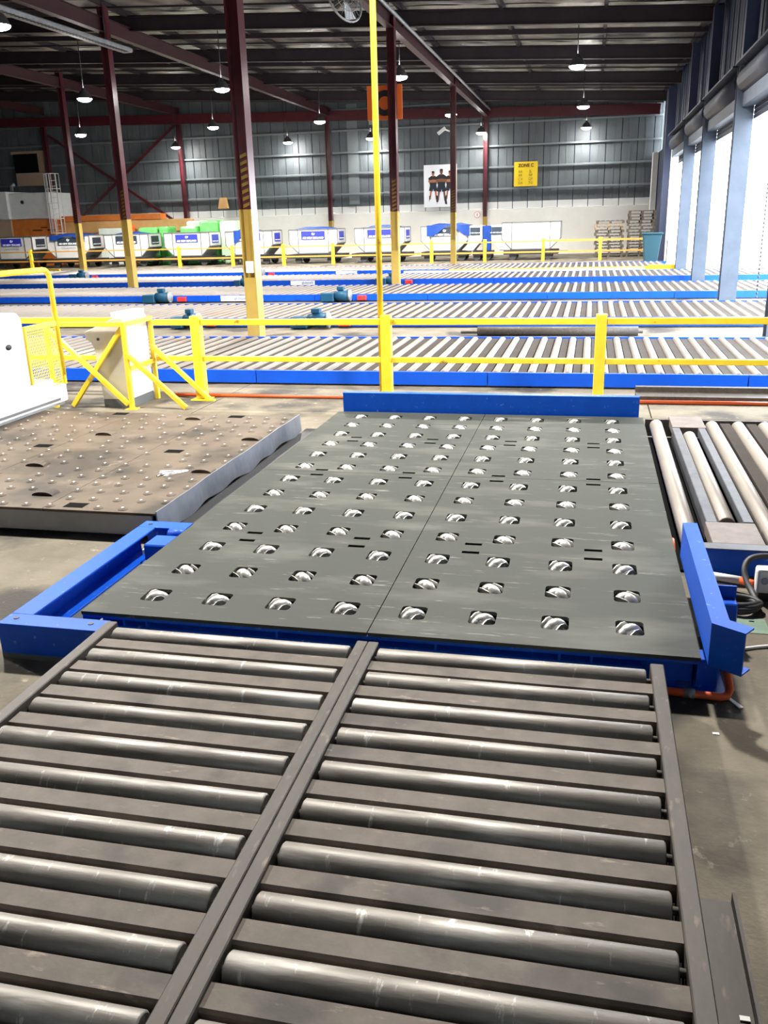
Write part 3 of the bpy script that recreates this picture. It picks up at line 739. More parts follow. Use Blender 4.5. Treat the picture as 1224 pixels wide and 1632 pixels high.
# ================================================================== FAR ROLLER CONVEYORS
def far_conv(y0, y1, xa, xb, label, fascia='bluefar', yellow_from=None):
    t = thing('roller_bed', label, 'conveyor', ((xa + xb) / 2, (y0 + y1) / 2, 0), 'long roller beds across the shed')
    L = y1 - y0 - .16; r = .056; yc = (y0 + y1) / 2
    rm = yroller(L, r, 12)
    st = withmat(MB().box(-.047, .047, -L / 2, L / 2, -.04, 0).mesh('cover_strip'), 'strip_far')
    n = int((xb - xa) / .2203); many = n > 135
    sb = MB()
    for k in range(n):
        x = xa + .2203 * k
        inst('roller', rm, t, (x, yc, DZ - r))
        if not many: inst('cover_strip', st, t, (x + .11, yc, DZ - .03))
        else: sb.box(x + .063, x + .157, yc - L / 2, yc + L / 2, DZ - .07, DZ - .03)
    if many: sb.build('cover_strips', 'strip_far', t)['kind'] = 'stuff'
    q = xa - .2
    while q < xb - .2:
        e = min(q + 3.05, xb + .1)
        f = 'yellow' if (yellow_from is not None and q >= yellow_from) else fascia
        MB().box(q, e - .012, y0, y0 + .05, .025, DZ - .012).build('side_beam', f, t)
        MB().box(q, e - .012, y1 - .05, y1, .025, DZ - .012).build('side_beam', fascia, t)
        q = e
    MB().box(xa - .2, xb, y0 + .06, y1 - .06, 0, .02).build('bottom_tray', 'plinth', t)
    return t
CV = [(7.10, 10.58, -9.2, 7.0), (13.42, 16.72, -13.6, 9.0), (19.25, 22.75, -18.2, 10.5), (25.1, 28.35, -23.2, 11.5), (30.35, 33.9, -28.5, 3.7)]
LB = ['nearest long roller bed right behind the yellow safety fence', 'second long roller bed, behind the steel roller lying on the floor', 'third long roller bed, passing the striped blue column line',
      'fourth long roller bed with narrow blue side beam', 'farthest long roller bed with yellow side beam at right']
LB[2] = 'third long roller bed counted from the yellow fence, in the middle distance'
for i, c in enumerate(CV):
    b = far_conv(*c, LB[i], yellow_from=-6.0 if i == 4 else None)
tag(MB().box(-6.0, 2.8, 30.15, 30.30, 0, .15).build('white_rail', 'white', loc=(-1, 30.2, .1)), 'long white rail along the farthest roller bed', 'rail')
tag(MB().box(2.9, 3.95, 30.3 - .35, 30.1, .02, .26).build('yellow_stop', 'signyellow', bevel=.01, loc=(3.4, 30, 0)), 'yellow stop block at the right end of the farthest roller bed', 'stop')
# drive motors and name plates on the side beams
def motor(x, y, s, label):
    t = thing('drive_motor', label, 'motor', (x, y, 0), 'blue drive motors on the roller beds')
    MB().box(x - .62 * s, x - .18 * s, y - .33, y - .005, .02, .24).build('gearbox', 'motor', t, bevel=.02)
    m = MB().tube([(x - .18 * s, y - .17, .17), (x + .02 * s, y - .17, .17), (x + .30 * s, y - .17, .17)], [.12, .15, .14], 14)
    m.build('motor_body', 'motor', t)
    MB().box(x - .08 * s, x + .14 * s, y - .26, y - .10, .31, .40).build('terminal_box', 'motor', t, bevel=.01)
    MB().tube([(x + .30 * s, y - .17, .17), (x + .36 * s, y - .17, .17)], .15, 14).build('fan_cover', 'galv', t)
    MB().box(x + .55 * s, x + .85 * s, y - .12, y - .005, .04, .16).build('isolator_switch', 'red', t, bevel=.01)
for a in ((-4.35, 13.42, .8, 'blue drive motor with red switch right of the nearest column'), (-10.55, 19.25, .8, 'blue drive motor with red switch left of the nearest column, on the third bed'),
          (-5.45, 19.25, .8, 'blue drive motor with red switch at centre of the third bed'), (-5.35, 25.1, .8, 'blue drive motor beside the foot of the sign column'),
          (-19.6, 30.35, .8, 'far blue drive motor between the two left columns'), (-11.9, 30.35, .8, 'far blue drive motor just right of the nearest column'), (-10.4, 25.1, .5, 'blue drive box just left of the nearest column on the fourth bed'),
          (-7.05, 13.42, .6, 'blue drive motor behind the guard frame on the second bed')):
    motor(*a)
for x, y, lab in ((-8.45, 19.25, 'on the third roller bed'), (-8.4, 25.1, 'on the fourth roller bed'), (-8.3, 30.35, 'on the farthest roller bed')):
    t = thing('name_plate', 'white maker name plate ' + lab, 'sign', (x, y - .012, .1), 'white name plates on blue side beams')
    MB().box(x - .42, x + .42, y - .014, y - .001, .035, .175).build('plate', 'white', t)
    text('lettering', 'glidepath', .11, 'inkblue', t, (x + .17, y - .016, .108))
# things on the floor
tag(MB().tube([(-1.3, 12.2, .06), (-1.0, 12.2, .06), (-1.0, 12.2, .08), (1.78, 12.2, .08), (1.78, 12.2, .07), (1.86, 12.2, .07)], [.025, .025, .08, .08, .03, .03], 14).build('loose_roller', 'beamsteel', loc=(.4, 12.2, 0)), 'loose dark steel roller lying on the floor between roller beds', 'roller')
tag(MB().box(1.5, 3.8, 6.32, 6.58, 0, .07).box(1.5, 3.8, 6.58, 6.66, 0, .13).build('floor_channel', 'beamsteel', loc=(2.6, 6.5, 0)), 'long dark steel channel on the floor behind the right fence post', 'steel channel')
tag(MB().tube([(-4.1, 6.22, .024), (-2.6, 6.215, .024), (-1.2, 6.23, .024), (.6, 6.22, .024), (1.4, 6.23, .024), (2.4, 6.24, .024), (3.7, 6.26, .024)], .022, 8).build('floor_hose', 'hose', loc=(0, 6.2, 0)), 'long orange hose on the floor at the foot of the yellow fence', 'hose')
# right front odds
hz = thing('corner_hose', 'orange conduit with steel clamp bent around the right front deck corner', 'hose', (1.45, -.1, 0))
MB().tube([(1.335, -.235, .02), (1.42, -.24, .02), (1.57, -.25, .02), (1.598, -.24, .022), (1.612, -.22, .04), (1.60, -.10, .13), (1.58, .0, .19)], .018, 10).build('conduit', 'hose', hz)
MB().tube([(1.42, -.24, .02), (1.465, -.243, .02)], .0235, 10).build('clamp', 'galv', hz)
tag(MB().prism([(1.572, -.17), (1.585, -.17), (1.66, -.30), (1.64, -.305)], 'z', .003, .008).build('tape_strip', 'white', loc=(1.6, -.2, .04)), 'white tape strip hanging at the orange conduit corner', 'tape')
tag(MB().tube([(1.478, 1.12, .17), (1.48, 1.28, .185), (1.482, 1.36, .16)], .013, 8).build('short_hose', 'hose', loc=(1.48, 1.2, .1)), 'short piece of orange hose at the deck edge behind the guide rail', 'hose')
m = MB(); pts = []
for i in range(64):
    a = i / 16 * 2 * math.pi; r = .095 + .012 * math.sin(i * .7)
    pts.append((1.785 + r * math.cos(a), .74 + r * .8 * math.sin(a), .019 + .010 * (i / 16)))
cp_ = [Vector(p) for p in ((1.885, .76, .03), (1.875, .86, .045), (1.85, .95, .09), (1.845, 1.01, .14), (1.88, 1.06, .175), (1.97, 1.09, .185), (2.12, 1.09, .17), (2.4, 1.05, .08), (2.6, 1.0, .03))]
for i in range(len(cp_) - 1):
    p0, p1, p2, p3 = cp_[max(i - 1, 0)], cp_[i], cp_[i + 1], cp_[min(i + 2, len(cp_) - 1)]
    for q in range(4):
        t = q / 4
        pts.append(tuple(.5 * ((2 * p1) + (p2 - p0) * t + (2 * p0 - 5 * p1 + 4 * p2 - p3) * t * t + (3 * p1 - p0 - 3 * p2 + p3) * t ** 3)))
pts.append((2.6, 1.0, .03))
tag(m.tube(pts, .017, 8).build('cable_coil', 'rubber', loc=(1.84, .74, 0)), 'coil of thick black cable on the floor behind the guide rail', 'cable')
tag(MB().tube([(1.60, 1.09, .06), (1.83, .99, .07)], .022, 10).build('white_pipe', 'white', loc=(1.6, .7, .1)), 'white pipe running behind the guide rail to the controller', 'pipe')
ct = thing('controller_box', 'white hand controller with green display by the black cable', 'controller', (1.98, .68, 0))
MB().box(1.885, 2.155, .86, .94, .05, .19).build('case', 'white', ct, bevel=.015, seg=2)
MB().box(1.975, 2.105, .855, .861, .075, .16).build('display', 'display', ct)
MB().box(1.97, 2.11, .857, .8595, .07, .165).build('bezel', 'inkblack', ct)
MB().tube([(1.83, .99, .07), (1.885, .92, .08)], .022, 10).build('connector', 'hose', ct)
MB().disc((1.925, .857, .125), .02, 'y', 12, .005).build('emblem', 'inkgrey', ct)
MB().box(1.905, 2.135, .88, .93, 0, .05).build('foot', 'inkblack', ct)
tag(MB().tube([(1.66, .22, .01), (1.80, .29, .008), (1.95, .34, .01), (2.2, .44, .008)], .008, 6).build('white_cable', 'white', loc=(1.8, .3, 0)), 'thin white cable on the floor at the right picture edge', 'cable')
tag(MB().box(1.72, 1.90, .46, .64, 0.0, .003).build('floor_mark', 'greenpatch', loc=(1.8, .45, 0)), 'pale green paint patch on the floor under the cable coil', 'floor mark')
for p in ((1.42, -1.93, .014), (1.83, .60, .0), (1.52, -.52, 0)):
    tag(MB().box(p[0] - .012, p[0] + .014, p[1] - .008, p[1] + .007, p[2], p[2] + .003).build('paper_scrap', 'white', loc=p), 'tiny white scrap ' + {1.42: 'on the dark steel angle', 1.83: 'on the floor beside the controller', 1.52: 'on the floor below the splayed rail end'}[p[0]], 'scrap')

# ================================================================== BACK FENCE
bf = thing('back_fence', 'low far yellow fence in front of the cargo containers', 'fence', (-12, 39.6, 0))
PXs = [4.1, 1.3, -1.28, -4.0, -6.55, -11.45, -14.0, -16.7, -19.6, -22.3, -25.2, -28.1, -31]
for x in PXs: MB().box(x - .07, x + .07, 39.55, 39.7, 0, 1.02).build('post', 'yellow', bf)
for a, b in zip(PXs[1:], PXs[:-1]):
    MB().box(a + .075, b - .075, 39.6, 39.65, .86, .92 if b < 0 else .95).build('top_rail', 'railpale', bf)
    MB().box(a + .075, b - .075, 39.6, 39.65, .38, .45).build('mid_rail', 'railpale', bf)
tag(MB().box(-31, -24.5, 36.4, 36.5, 0, .16).build('yellow_kerb', 'signyellow', loc=(-28, 36.4, 0)), 'low yellow kerb at far left before the containers', 'kerb')

# ================================================================== CONTAINERS AND DOLLIES
def spiral(cx, y, cz, r):
    pts = []
    for i in range(22):
        a = i / 21 * 2.1 * math.pi; q = r * (.15 + .85 * i / 21)
        pts.append((cx + q * math.cos(a), y, cz + q * math.sin(a)))
    return MB().tube(pts, r * .2, 6)
YC = 41.0
def container(xc, label, front, side, w=2.55, d=1.5, h0=.46, h1=1.66, yc=YC, mats='alu', tarp=False):
    t = thing('cargo_container', label, 'container', (xc, yc + d / 2, h0), 'white air cargo containers on dollies')
    w2 = w / 2; b2 = w2 - .48
    MB().prism([(xc - b2, h0 + .05), (xc + b2, h0 + .05), (xc + w2, h0 + .52), (xc + w2, h1), (xc - w2, h1), (xc - w2, h0 + .52)], 'y', yc, yc + d).build('shell', mats, t)
    m = MB(); e = .022
    for yy in (yc - .012, yc + d + .012):
        pl = [(xc - b2, h0 + .05), (xc + b2, h0 + .05), (xc + w2, h0 + .52), (xc + w2, h1), (xc - w2, h1), (xc - w2, h0 + .52)]
        for i in range(6):
            a, b = pl[i], pl[(i + 1) % 6]; m.bar((a[0], yy, a[1]), (b[0], yy, b[1]), .03, .045)
    for xx in (xc - b2, xc + b2): m.bar((xx, yc - .012, h0 + .05), (xx, yc - .012, h1), .03, .03)
    for xx in (xc - w2, xc + w2): m.bar((xx, yc, h1), (xx, yc + d, h1), .03, .03); m.bar((xx, yc, h0 + .52), (xx, yc + d, h0 + .52), .03, .03)
    m.build('edge_profile', 'aluedge', t)
    MB().box(xc - b2 - .02, xc + b2 + .02, yc - .01, yc + d + .01, h0, h0 + .049).build('base', 'aluedge', t)
    MB().prism([(xc + b2 + .01, h0 + .06), (xc + w2 + .004, h0 + .51), (xc + w2 + .010, h0 + .51), (xc + b2 + .02, h0 + .06)], 'y', yc + .05, yc + d - .05).build('shaded_underside', 'alushade', t)  # thin darker sheet over the chamfer, painting its shade
    if front:
        col, off = front
        bn = MB().box(xc - .62 + off, xc + .62 + off, yc - .03, yc - .013, h0 + .72, h0 + 1.12).build('banner', col, t)
        text('lettering', 'AIR NEW ZEALAND', .135, 'ink', bn, (xc + off, yc - .033, h0 + .79), bold=.004, xs=.92)
        spiral(xc + off, yc - .034, h0 + 1.0, .085).build('koru_mark', 'ink', bn)
        text('serial_lettering', 'RKN 40796 NZ', .12, 'inkgrey', t, (xc + off, yc - .02, h0 + .58), xs=1.1)
    if side:
        xs_ = xc + w2 + .012
        sb = MB().box(xs_, xs_ + .015, yc + .30, yc + 1.15, h0 + .66, h0 + 1.08).build('side_banner', side, t)
        text('lettering', 'AIR NEW ZEALAND', .085, 'ink', sb, (xs_ + .018, yc + .72, h0 + .74), xd=(0, 1, 0))
    return t
def dolly(xc, label, w=2.9, yc=YC, d=1.5):
    t = thing('dolly', label, 'dolly', (xc, yc + d / 2, 0), 'dark dollies under the containers')
    MB().box(xc - w / 2, xc + w / 2, yc - .05, yc + d + .05, .26, .45).build('chassis', 'inkblack', t)
    MB().bar((xc + w / 2, yc + d / 2, .35), (xc + w / 2 + (.45 if w > 2.5 else .1), yc + d / 2, .35), .08, .08).build('tow_bar', 'inkblack', t)
    for sx in (-min(.85, w / 2 - .2), min(.85, w / 2 - .2)):
        for yy in (yc + .1, yc + d - .1):
            MB().tube([(xc + sx, yy - .07, .18), (xc + sx, yy + .07, .18)], .18, 14).build('wheel', 'rubber', t)
CB = 'bannerblue'; CD = 'bannerdark'
spec = [(CB, CD, 'white cargo container with blue banner at the left picture edge'), (CD, CD, 'white cargo container with dark banner behind the slim left column'), (CD, CD, 'white cargo container with dark banner behind the second left column'),
        (CB, CB, 'white cargo container with bright blue banner under green wrapped cargo'), (CB, CB, 'white cargo container half hidden by the nearest column'), (CB, CB, 'white cargo container with bright blue banner left of the tall yellow pole'),
        (CB, CB, 'white cargo container with blue banner behind the tall yellow pole'), (CD, None, 'white cargo container draped in blue tarp behind the striped column')]
for k, (f, s, lab) in enumerate(spec):
    xc = -30.1 + 3.45 * k - (.2 if k == 7 else 0)
    container(xc, lab, (f, 0), s, w=2.3 if k == 7 else 2.55, yc=YC)
    dolly(xc, 'dark wheeled dolly under the ' + lab.replace('cargo ', '').replace('white ', ''), w=2.3 if k == 7 else 2.9, yc=YC)
container(-1.95, 'plain blank white cargo container left of the wooden pallets', None, None, w=2.78, h1=1.74)
dolly(-1.95, 'dark wheeled dolly under the plain white container', w=2.6)
dolly(-4.3, 'dark wheeled dolly below the blue hanging sheet', w=.9)
for pl, xx, lab in (([(-5.05, .51), (-4.72, .51), (-4.29, .98), (-4.29, 1.64), (-4.98, 1.64), (-4.98, .98)], -4.63, 'left of the blue sheet'),
                    ([(-3.45, .51), (-2.92, .51), (-3.36, .98), (-3.36, 1.64), (-3.85, 1.64), (-3.85, .98)], -3.6, 'right of the blue sheet')):
    t = thing('narrow_container', 'narrow white container with dark banner just ' + lab, 'container', (xx, 41.7, .46), 'narrow white containers')
    MB().prism(pl, 'y', 41.0, 42.4).build('shell', 'alu', t)
    bn = MB().box(xx - .24, xx + .24, 40.97, 40.99, 1.2, 1.56).build('banner', 'bannerdark', t)
    text('lettering', 'AIR NEW ZEALAND', .07, 'ink', bn, (xx, 40.965, 1.3))
    MB().box(pl[0][0], pl[1][0], 41.0, 42.4, .455, .509).build('base', 'aluedge', t)
t = tag(MB().box(-4.27, -3.87, 41.0, 41.3, .46, 1.62).build('blue_sheet', 'tarp', bevel=.02, loc=(-4.1, 41, .4)), 'hanging blue sheet between two narrow white containers', 'sheet')
def tarpb(x0, x1, y0, y1, z0, z1, label, front=0.0):
    m = MB(); n = 8; vs = []; fs = []
    for i in range(n + 1):
        for j in range(5):
            u, v = i / n, j / 4
            e = min(u, 1 - u, v, 1 - v)
            vs.append((x0 + (x1 - x0) * u, y0 + (y1 - y0) * v, z0 + (z1 - z0) * min(1, e * 5) + random.uniform(-.03, .03) * (e > 0)))
    for i in range(n):
        for j in range(4): fs.append((5 * i + j, 5 * (i + 1) + j, 5 * (i + 1) + j + 1, 5 * i + j + 1))
    m.add(vs, fs, True)
    if front:
        vs = []; fs = []
        for i in range(n + 1):
            u = i / n
            vs += [(x0 + (x1 - x0) * u, y0, z0 + .04), (x0 + (x1 - x0) * u, y0 - .05, z0 - front * (.5 + .5 * math.sin(u * 7 + 1)))]
        for i in range(n): fs.append((2 * i, 2 * i + 1, 2 * i + 3, 2 * i + 2))
        m.add(vs, fs, True)
    return tag(m.build('tarpaulin', 'tarp', loc=(x0, y0, z0)), label, 'tarpaulin', 'blue tarpaulins on the containers')
tarpb(-27.7, -25.6, 40.97, 42.4, 1.665, 1.77, 'blue tarpaulin on the container behind the slim left column', .25)
tarpb(-24.0, -22.3, 41.0, 42.4, 1.665, 1.77, 'blue tarpaulin on the container behind the second left column')
tarpb(-13.9, -11.8, 41.1, 42.4, 1.665, 1.77, 'blue tarpaulin on the container left of the tall yellow pole')
tarpb(-10.2, -8.4, 41.2, 42.4, 1.665, 1.77, 'blue tarpaulin on the container behind the tall yellow pole')
tarpb(-7.0, -4.9, 40.95, 42.4, 1.665, 1.77, 'blue tarpaulin hanging over the container behind the striped column', .5)
tarpb(-17.1, -15.9, 40.95, 42.4, 1.665, 1.77, 'blue tarpaulin on the container half hidden by the nearest column', .6)
# green wrapped cargo behind
def cargo(x0, x1, z0, z1, label, m='wrap', y=42.8):
    b = MB().box(x0, x1, y, y + 1.2, z0, z1)
    o = b.build('wrapped_cargo', m, bevel=.12, seg=2, loc=((x0 + x1) / 2, y, z0))
    tag(o, label, 'cargo', 'plastic wrapped cargo behind the containers'); return o
cargo(-23.4, -22.3, 0, 1.98, 'green wrapped cargo stack just right of the second left column')
cargo(-22.2, -21.65, 0, 2.0, 'narrow green wrapped cargo stack second from the second left column')
cargo(-20.95, -19.95, 0, 1.98, 'green wrapped cargo stack above the left half of the bright blue banner')
cargo(-19.8, -18.75, 0, 2.25, 'taller green wrapped cargo stack above the right half of the bright blue banner')
cargo(-18.65, -17.7, 0, 2.2, 'pale green wrapped cargo stack left of the nearest column', 'wrappale')
cargo(-21.2, -20.0, 0, 2.25, 'white wrapped cargo behind the two green stacks', 'wrapclear', 44.2)

# ================================================================== BACK LEFT: booth, beam, ladder, window
bo = thing('site_booth', 'white booth cabin on an orange base at far left', 'booth', (-33, 45, 0))
MB().box(-37, -32.2, 44.2, 47.0, 2.62, 4.15).build('cabin_box', 'white', bo, bevel=.03)
MB().box(-32.2, -29.6, 44.4, 47.0, 2.62, 4.05).build('cabin_box', 'white', bo, bevel=.03)
MB().box(-37, -32.2, 44.25, 47.0, .0, 2.6).build('base_panel', 'plywood', bo)
MB().box(-32.2, -29.5, 44.4, 47.0, .0, 2.6).build('base_panel', 'orange', bo)
MB().tube([(-31.7, 44.1, 4.16), (-31.7, 44.1, 4.45), (-31.5, 44.1, 4.5)], .10, 8).build('vent_stack', 'galv', bo)
MB().disc((-31.35, 44.19 + .2, 3.55), .10, 'y', 14, .02).build('camera_dome', 'inkblack', bo)
m = MB()
for a, b, z in ((-30.9, -30.3, 1.95), (-30.35, -29.95, 2.1), (-29.95, -29.4, 1.95), (-31.0, -30.0, 1.5)): m.box(a, b, 44.36, 44.4, z, z + .07)
m.build('vent_slot', 'inkbrown', bo)
ob = thing('orange_beam', 'long orange timber beam along the back wall behind the containers', 'beam', (-26, 45.5, 0))
MB().box(-29.4, -21.3, 45.0, 45.6, 1.75, 2.4).build('beam_face', 'timber', ob, bevel=.02)
MB().box(-29.4, -23.0, 44.9, 45.6, 2.405, 2.72).build('beam_cap', 'orange', ob, bevel=.02)
for x in (-29, -25, -21.6): MB().box(x - .1, x + .1, 45.1, 45.5, 0, 1.75).build('leg', 'timber', ob)
tag(MB().box(-26.6, -24.9, 44.2, 44.8, 0, 1.98).build('pale_crate', 'wrapclear', bevel=.02, loc=(-25.7, 44.5, 0)), 'pale grey crate between the two left columns', 'crate')
tag(MB().box(-24.8, -24.5, 44.2, 44.6, 0, 2.15).build('orange_post', 'signorange', bevel=.02, loc=(-24.6, 44.4, 0)), 'short orange post beside the pale crate', 'post')
ld = thing('caged_ladder', 'white caged access ladder beside the white booth', 'ladder', (-29.2, 44.6, 0))
for x in (-29.35, -28.95): MB().tube([(x, 44.3, .9), (x, 44.3, 5.0)], .04, 8).build('stile', 'white', ld)
for i in range(13): MB().tube([(-29.35, 44.3, 1.05 + .3 * i), (-28.95, 44.3, 1.05 + .3 * i)], .018, 6).build('rung', 'white', ld)
for z in (5.0, 4.2, 3.4, 2.6, 1.8):
    MB().tube([(-29.15 + .42 * math.cos(a), 44.3 - .55 * math.sin(a), z) for a in [math.pi * i / 10 for i in range(11)]], .022, 6).build('cage_hoop', 'white', ld)
for i in range(7):
    a = math.pi * i / 6
    MB().tube([(-29.15 + .42 * math.cos(a), 44.3 - .55 * math.sin(a), 1.8), (-29.15 + .42 * math.cos(a), 44.3 - .55 * math.sin(a), 5.0)], .018, 6).build('cage_bar', 'white', ld)
for x in (-29.35, -28.95): MB().box(x - .05, x + .05, 44.25, 44.35, 0, .9).build('foot', 'white', ld)
wn = sroot('window_1')
MB().box(-33.3, -31.7, WY - .22, WY - .12, 5.3, 6.35).build('pane', 'black', wn)
MB().box(-33.5, -31.3, WY - .14, WY - .05, 6.35, 6.5).box(-31.7, -31.3, WY - .2, WY - .05, 5.3, 6.35).build('frame', 'plywood', wn)
MB().box(-33.3, -31.3, WY - .2, WY - .06, 4.55, 5.28).build('board', 'plywood', wn)

# ================================================================== SIGNS
t = thing('zone_sign', 'yellow zone sign on the back wall above the pallets', 'sign', (-2.7, WY - .2, 3.5))
zx0, zx1, zz0, zz1 = -3.32, -2.08, 3.54, 4.77; zy = WY - .16
MB().box(zx0, zx1, zy, zy + .05, zz0, zz1).build('board', 'signyellow', t)
text('heading', 'ZONE C', .22, 'inkbrown', t, (-2.7, zy - .004, 4.58), bold=.008)
for i, (a, b) in enumerate((('BA', 'JL'), ('BR', 'NF'), ('CX', 'QF'), ('GA', 'TG'))):
    text('code_lettering', a, .18, 'inkolive', t, (-2.98, zy - .004, 4.28 - .19 * i)); text('code_lettering', b, .18, 'inkolive', t, (-2.44, zy - .004, 4.28 - .19 * i))
t = thing('letter_sign', 'orange sign with a black letter C behind the maroon column', 'sign', (-5.05, 23.3, 4.7))
MB().box(-5.58, -4.55, 23.30, 23.34, 4.77, 5.68).build('board', 'signorange', t)
cc = MB(); n = 22; vs = []; fs = []
for i in range(n + 1):
    a = math.radians(40 + 280 * i / n)
    for r_ in (.18, .34): vs += [(-5.06 + r_ * math.cos(a), 23.285, 5.21 + r_ * math.sin(a)), (-5.06 + r_ * math.cos(a), 23.2995, 5.21 + r_ * math.sin(a))]
for i in range(n):
    q = 4 * i; fs += [(q, q + 2, q + 6, q + 4), (q + 1, q + 5, q + 7, q + 3), (q, q + 4, q + 5, q + 1), (q + 2, q + 3, q + 7, q + 6)]
cc.add(vs, fs).build('letter', 'inkblack', t)
MB().box(-5.55, -5.45, 23.30, 23.33, 4.66, 4.768).build('tab', 'cream', t)
for x in (-5.4, -4.9): MB().tube([(x, 23.32, 5.68), (x, 23.32, roofz(x) + .13)], .012, 6).build('hanger', 'darksteel', t)

# poster: printed board with three standing players
t = thing('wall_poster', 'white wall poster printed with three standing men in dark sports kit', 'poster', (-7.5, WY - .2, 2.6))
px0, px1, pz0, pz1 = -8.24, -6.42, 2.62, 4.80; py = WY - .16
MB().box(px0, px1, py, py + .05, pz0, pz1).build('board', 'ink', t)
def man(cx, zf, h, skin, k):
    f = []
    def el(name, x, z, rx, rz, m, d): o = MB().disc((x, py - .004 - d * .002, z), rx, 'y', 16, .004, rz); o.build(name, m, t)
    def pl(name, pts, m, d): MB().prism(pts, 'y', py - .006 - d * .002, py - .002 - d * .002).build(name, m, t)
    s = h
    for sgn in (-1, 1):
        pl('printed_leg', [(cx + sgn * .07 * s - .03 * s, zf + .42 * s), (cx + sgn * .11 * s - .022 * s, zf + .10 * s), (cx + sgn * .11 * s + .022 * s, zf + .10 * s), (cx + sgn * .07 * s + .035 * s, zf + .42 * s)], skin, k)
        pl('printed_sock', [(cx + sgn * .115 * s - .026 * s, zf + .22 * s), (cx + sgn * .125 * s - .02 * s, zf + .02 * s), (cx + sgn * .125 * s + .035 * s * sgn + .012 * s, zf), (cx + sgn * .12 * s + .026 * s, zf + .22 * s)], 'printnavy', k + .3)
    pl('printed_shorts', [(cx - .15 * s, zf + .38 * s), (cx - .02 * s, zf + .36 * s), (cx, zf + .44 * s), (cx + .02 * s, zf + .36 * s), (cx + .15 * s, zf + .38 * s), (cx + .10 * s, zf + .58 * s), (cx - .10 * s, zf + .58 * s)], 'printnavy', k + .5)
    pl('printed_shirt', [(cx - .11 * s, zf + .56 * s), (cx + .11 * s, zf + .56 * s), (cx + .165 * s, zf + .78 * s), (cx + .06 * s, zf + .85 * s), (cx - .06 * s, zf + .85 * s), (cx - .165 * s, zf + .78 * s)], 'inkblack', k + .6)
    pl('printed_arms', [(cx - .16 * s, zf + .64 * s), (cx + .16 * s, zf + .64 * s), (cx + .165 * s, zf + .71 * s), (cx, zf + .735 * s), (cx - .165 * s, zf + .71 * s)], skin, k + .8)
    pl('printed_neck', [(cx - .03 * s, zf + .83 * s), (cx + .03 * s, zf + .83 * s), (cx + .03 * s, zf + .89 * s), (cx - .03 * s, zf + .89 * s)], skin, k + .8)
    el('printed_head', cx, zf + .925 * s, .048 * s, .065 * s, skin, k + .9)
    el('printed_hair', cx, zf + .97 * s, .05 * s, .032 * s, 'inkblack', k + 1)
man(-7.72, 2.86, 1.62, 'skin', 0); man(-6.80, 2.86, 1.62, 'skin', 0); man(-7.26, 2.74, 1.84, 'skin2', 2)
t = thing('round_sign', 'small round red ringed notice on the white back wall', 'sign', (-5.3, WY - .08, 2.15))
for r_, m_, d in ((.17, 'red', 0), (.145, 'ink', .006)): MB().disc((-5.3, WY - .056 - d, 2.16), r_, 'y', 20, .008).build('disc', m_, t)
MB().box(-5.32, -5.28, WY - .072, WY - .068, 2.08, 2.24).build('symbol', 'red', t)
tag(MB().prism([(-20.35, 2.9), (-19.75, 2.9), (-19.85, 3.5), (-20.2, 3.5)], 'y', WY - .35, WY - .12).build('wall_hood', 'timber', loc=(-20, WY - .2, 3)), 'tan box hood hanging on the back wall above green cargo', 'box')
cv = thing('security_camera', 'small white security camera on the striped column', 'camera', (-5.2, 35.0, 5.4))
MB().bar((-5.42, 34.85, 5.30), (-5.12, 34.9, 5.52), .13, .13).build('camera_body', 'white', cv); MB().bar((-5.14, 34.95, 5.46), (-4.965, 35.12, 5.40), .05, .05).build('bracket', 'white', cv)
tag(MB().box(3.72, 3.98, 45.6, 46.3, 2.1, 4.9).build('leaning_board', 'white', loc=(3.9, 46, 2.1)), 'tall white board hung in the right corner of the back wall', 'board')

# fan and cable duct near the ceiling
fn = thing('wall_fan', 'round caged white fan hanging at the top picture edge', 'fan', (-3.2, 12.0, 5.5))
fc = Vector((-3.2, 12.0, 5.48)); ax = Vector((.80, -.48, .30)).normalized(); u = ax.cross(Vector((0, 0, 1))).normalized(); v = u.cross(ax)
for k_, off, nm in ((.37, 0, 'rim'),):
    pts = [fc + (u * math.cos(a) + v * math.sin(a)) * k_ for a in [2 * math.pi * i / 28 for i in range(29)]]
    MB().tube(pts, .018, 8).build('cage_rim', 'fanwire', fn)
m = MB()
for r_ in (.12, .24): m.tube([fc + ax * .06 + (u * math.cos(a) + v * math.sin(a)) * r_ for a in [2 * math.pi * i / 20 for i in range(21)]], .006, 5)
for i in range(24):
    a = 2 * math.pi * i / 24; m.tube([fc + ax * .08 + (u * math.cos(a) + v * math.sin(a)) * .06, fc + (u * math.cos(a) + v * math.sin(a)) * .36], .004, 4)
m.build('cage_wires', 'fanwire', fn)
for i in range(3):
    a = 2 * math.pi * i / 3 + .4; p = fc + (u * math.cos(a) + v * math.sin(a)) * .19; d = (u * math.cos(a) + v * math.sin(a)); s_ = d.cross(ax)
    q = [p - d * .13 - s_ * .04, p + d * .14 - s_ * .10 + ax * .02, p + d * .14 + s_ * .10 - ax * .03, p - d * .13 + s_ * .04]
    MB().add([x_ for x_ in q] + [x_ - ax * .006 for x_ in q], [(0, 1, 2, 3), (7, 6, 5, 4), (0, 4, 5, 1), (1, 5, 6, 2), (2, 6, 7, 3), (3, 7, 4, 0)]).build('blade', 'ink', fn)
MB().tube([fc - ax * .2, fc + ax * .05], .07, 12).build('motor', 'lampshade', fn)
MB().tube([fc - ax * .2, fc - ax * .2 + Vector((0, 0, 2.05))], .02, 8).build('hanger', 'darksteel', fn)
dk = thing('cable_duct', 'long grey hanging duct at the upper left below the roof', 'duct', (-11.5, 17, 6.5))
MB().bar((-12.76, 15.0, 6.9), (-12.5, 22.5, 6.9), .32, .13).build('duct_body', 'galv', dk, bevel=.03)
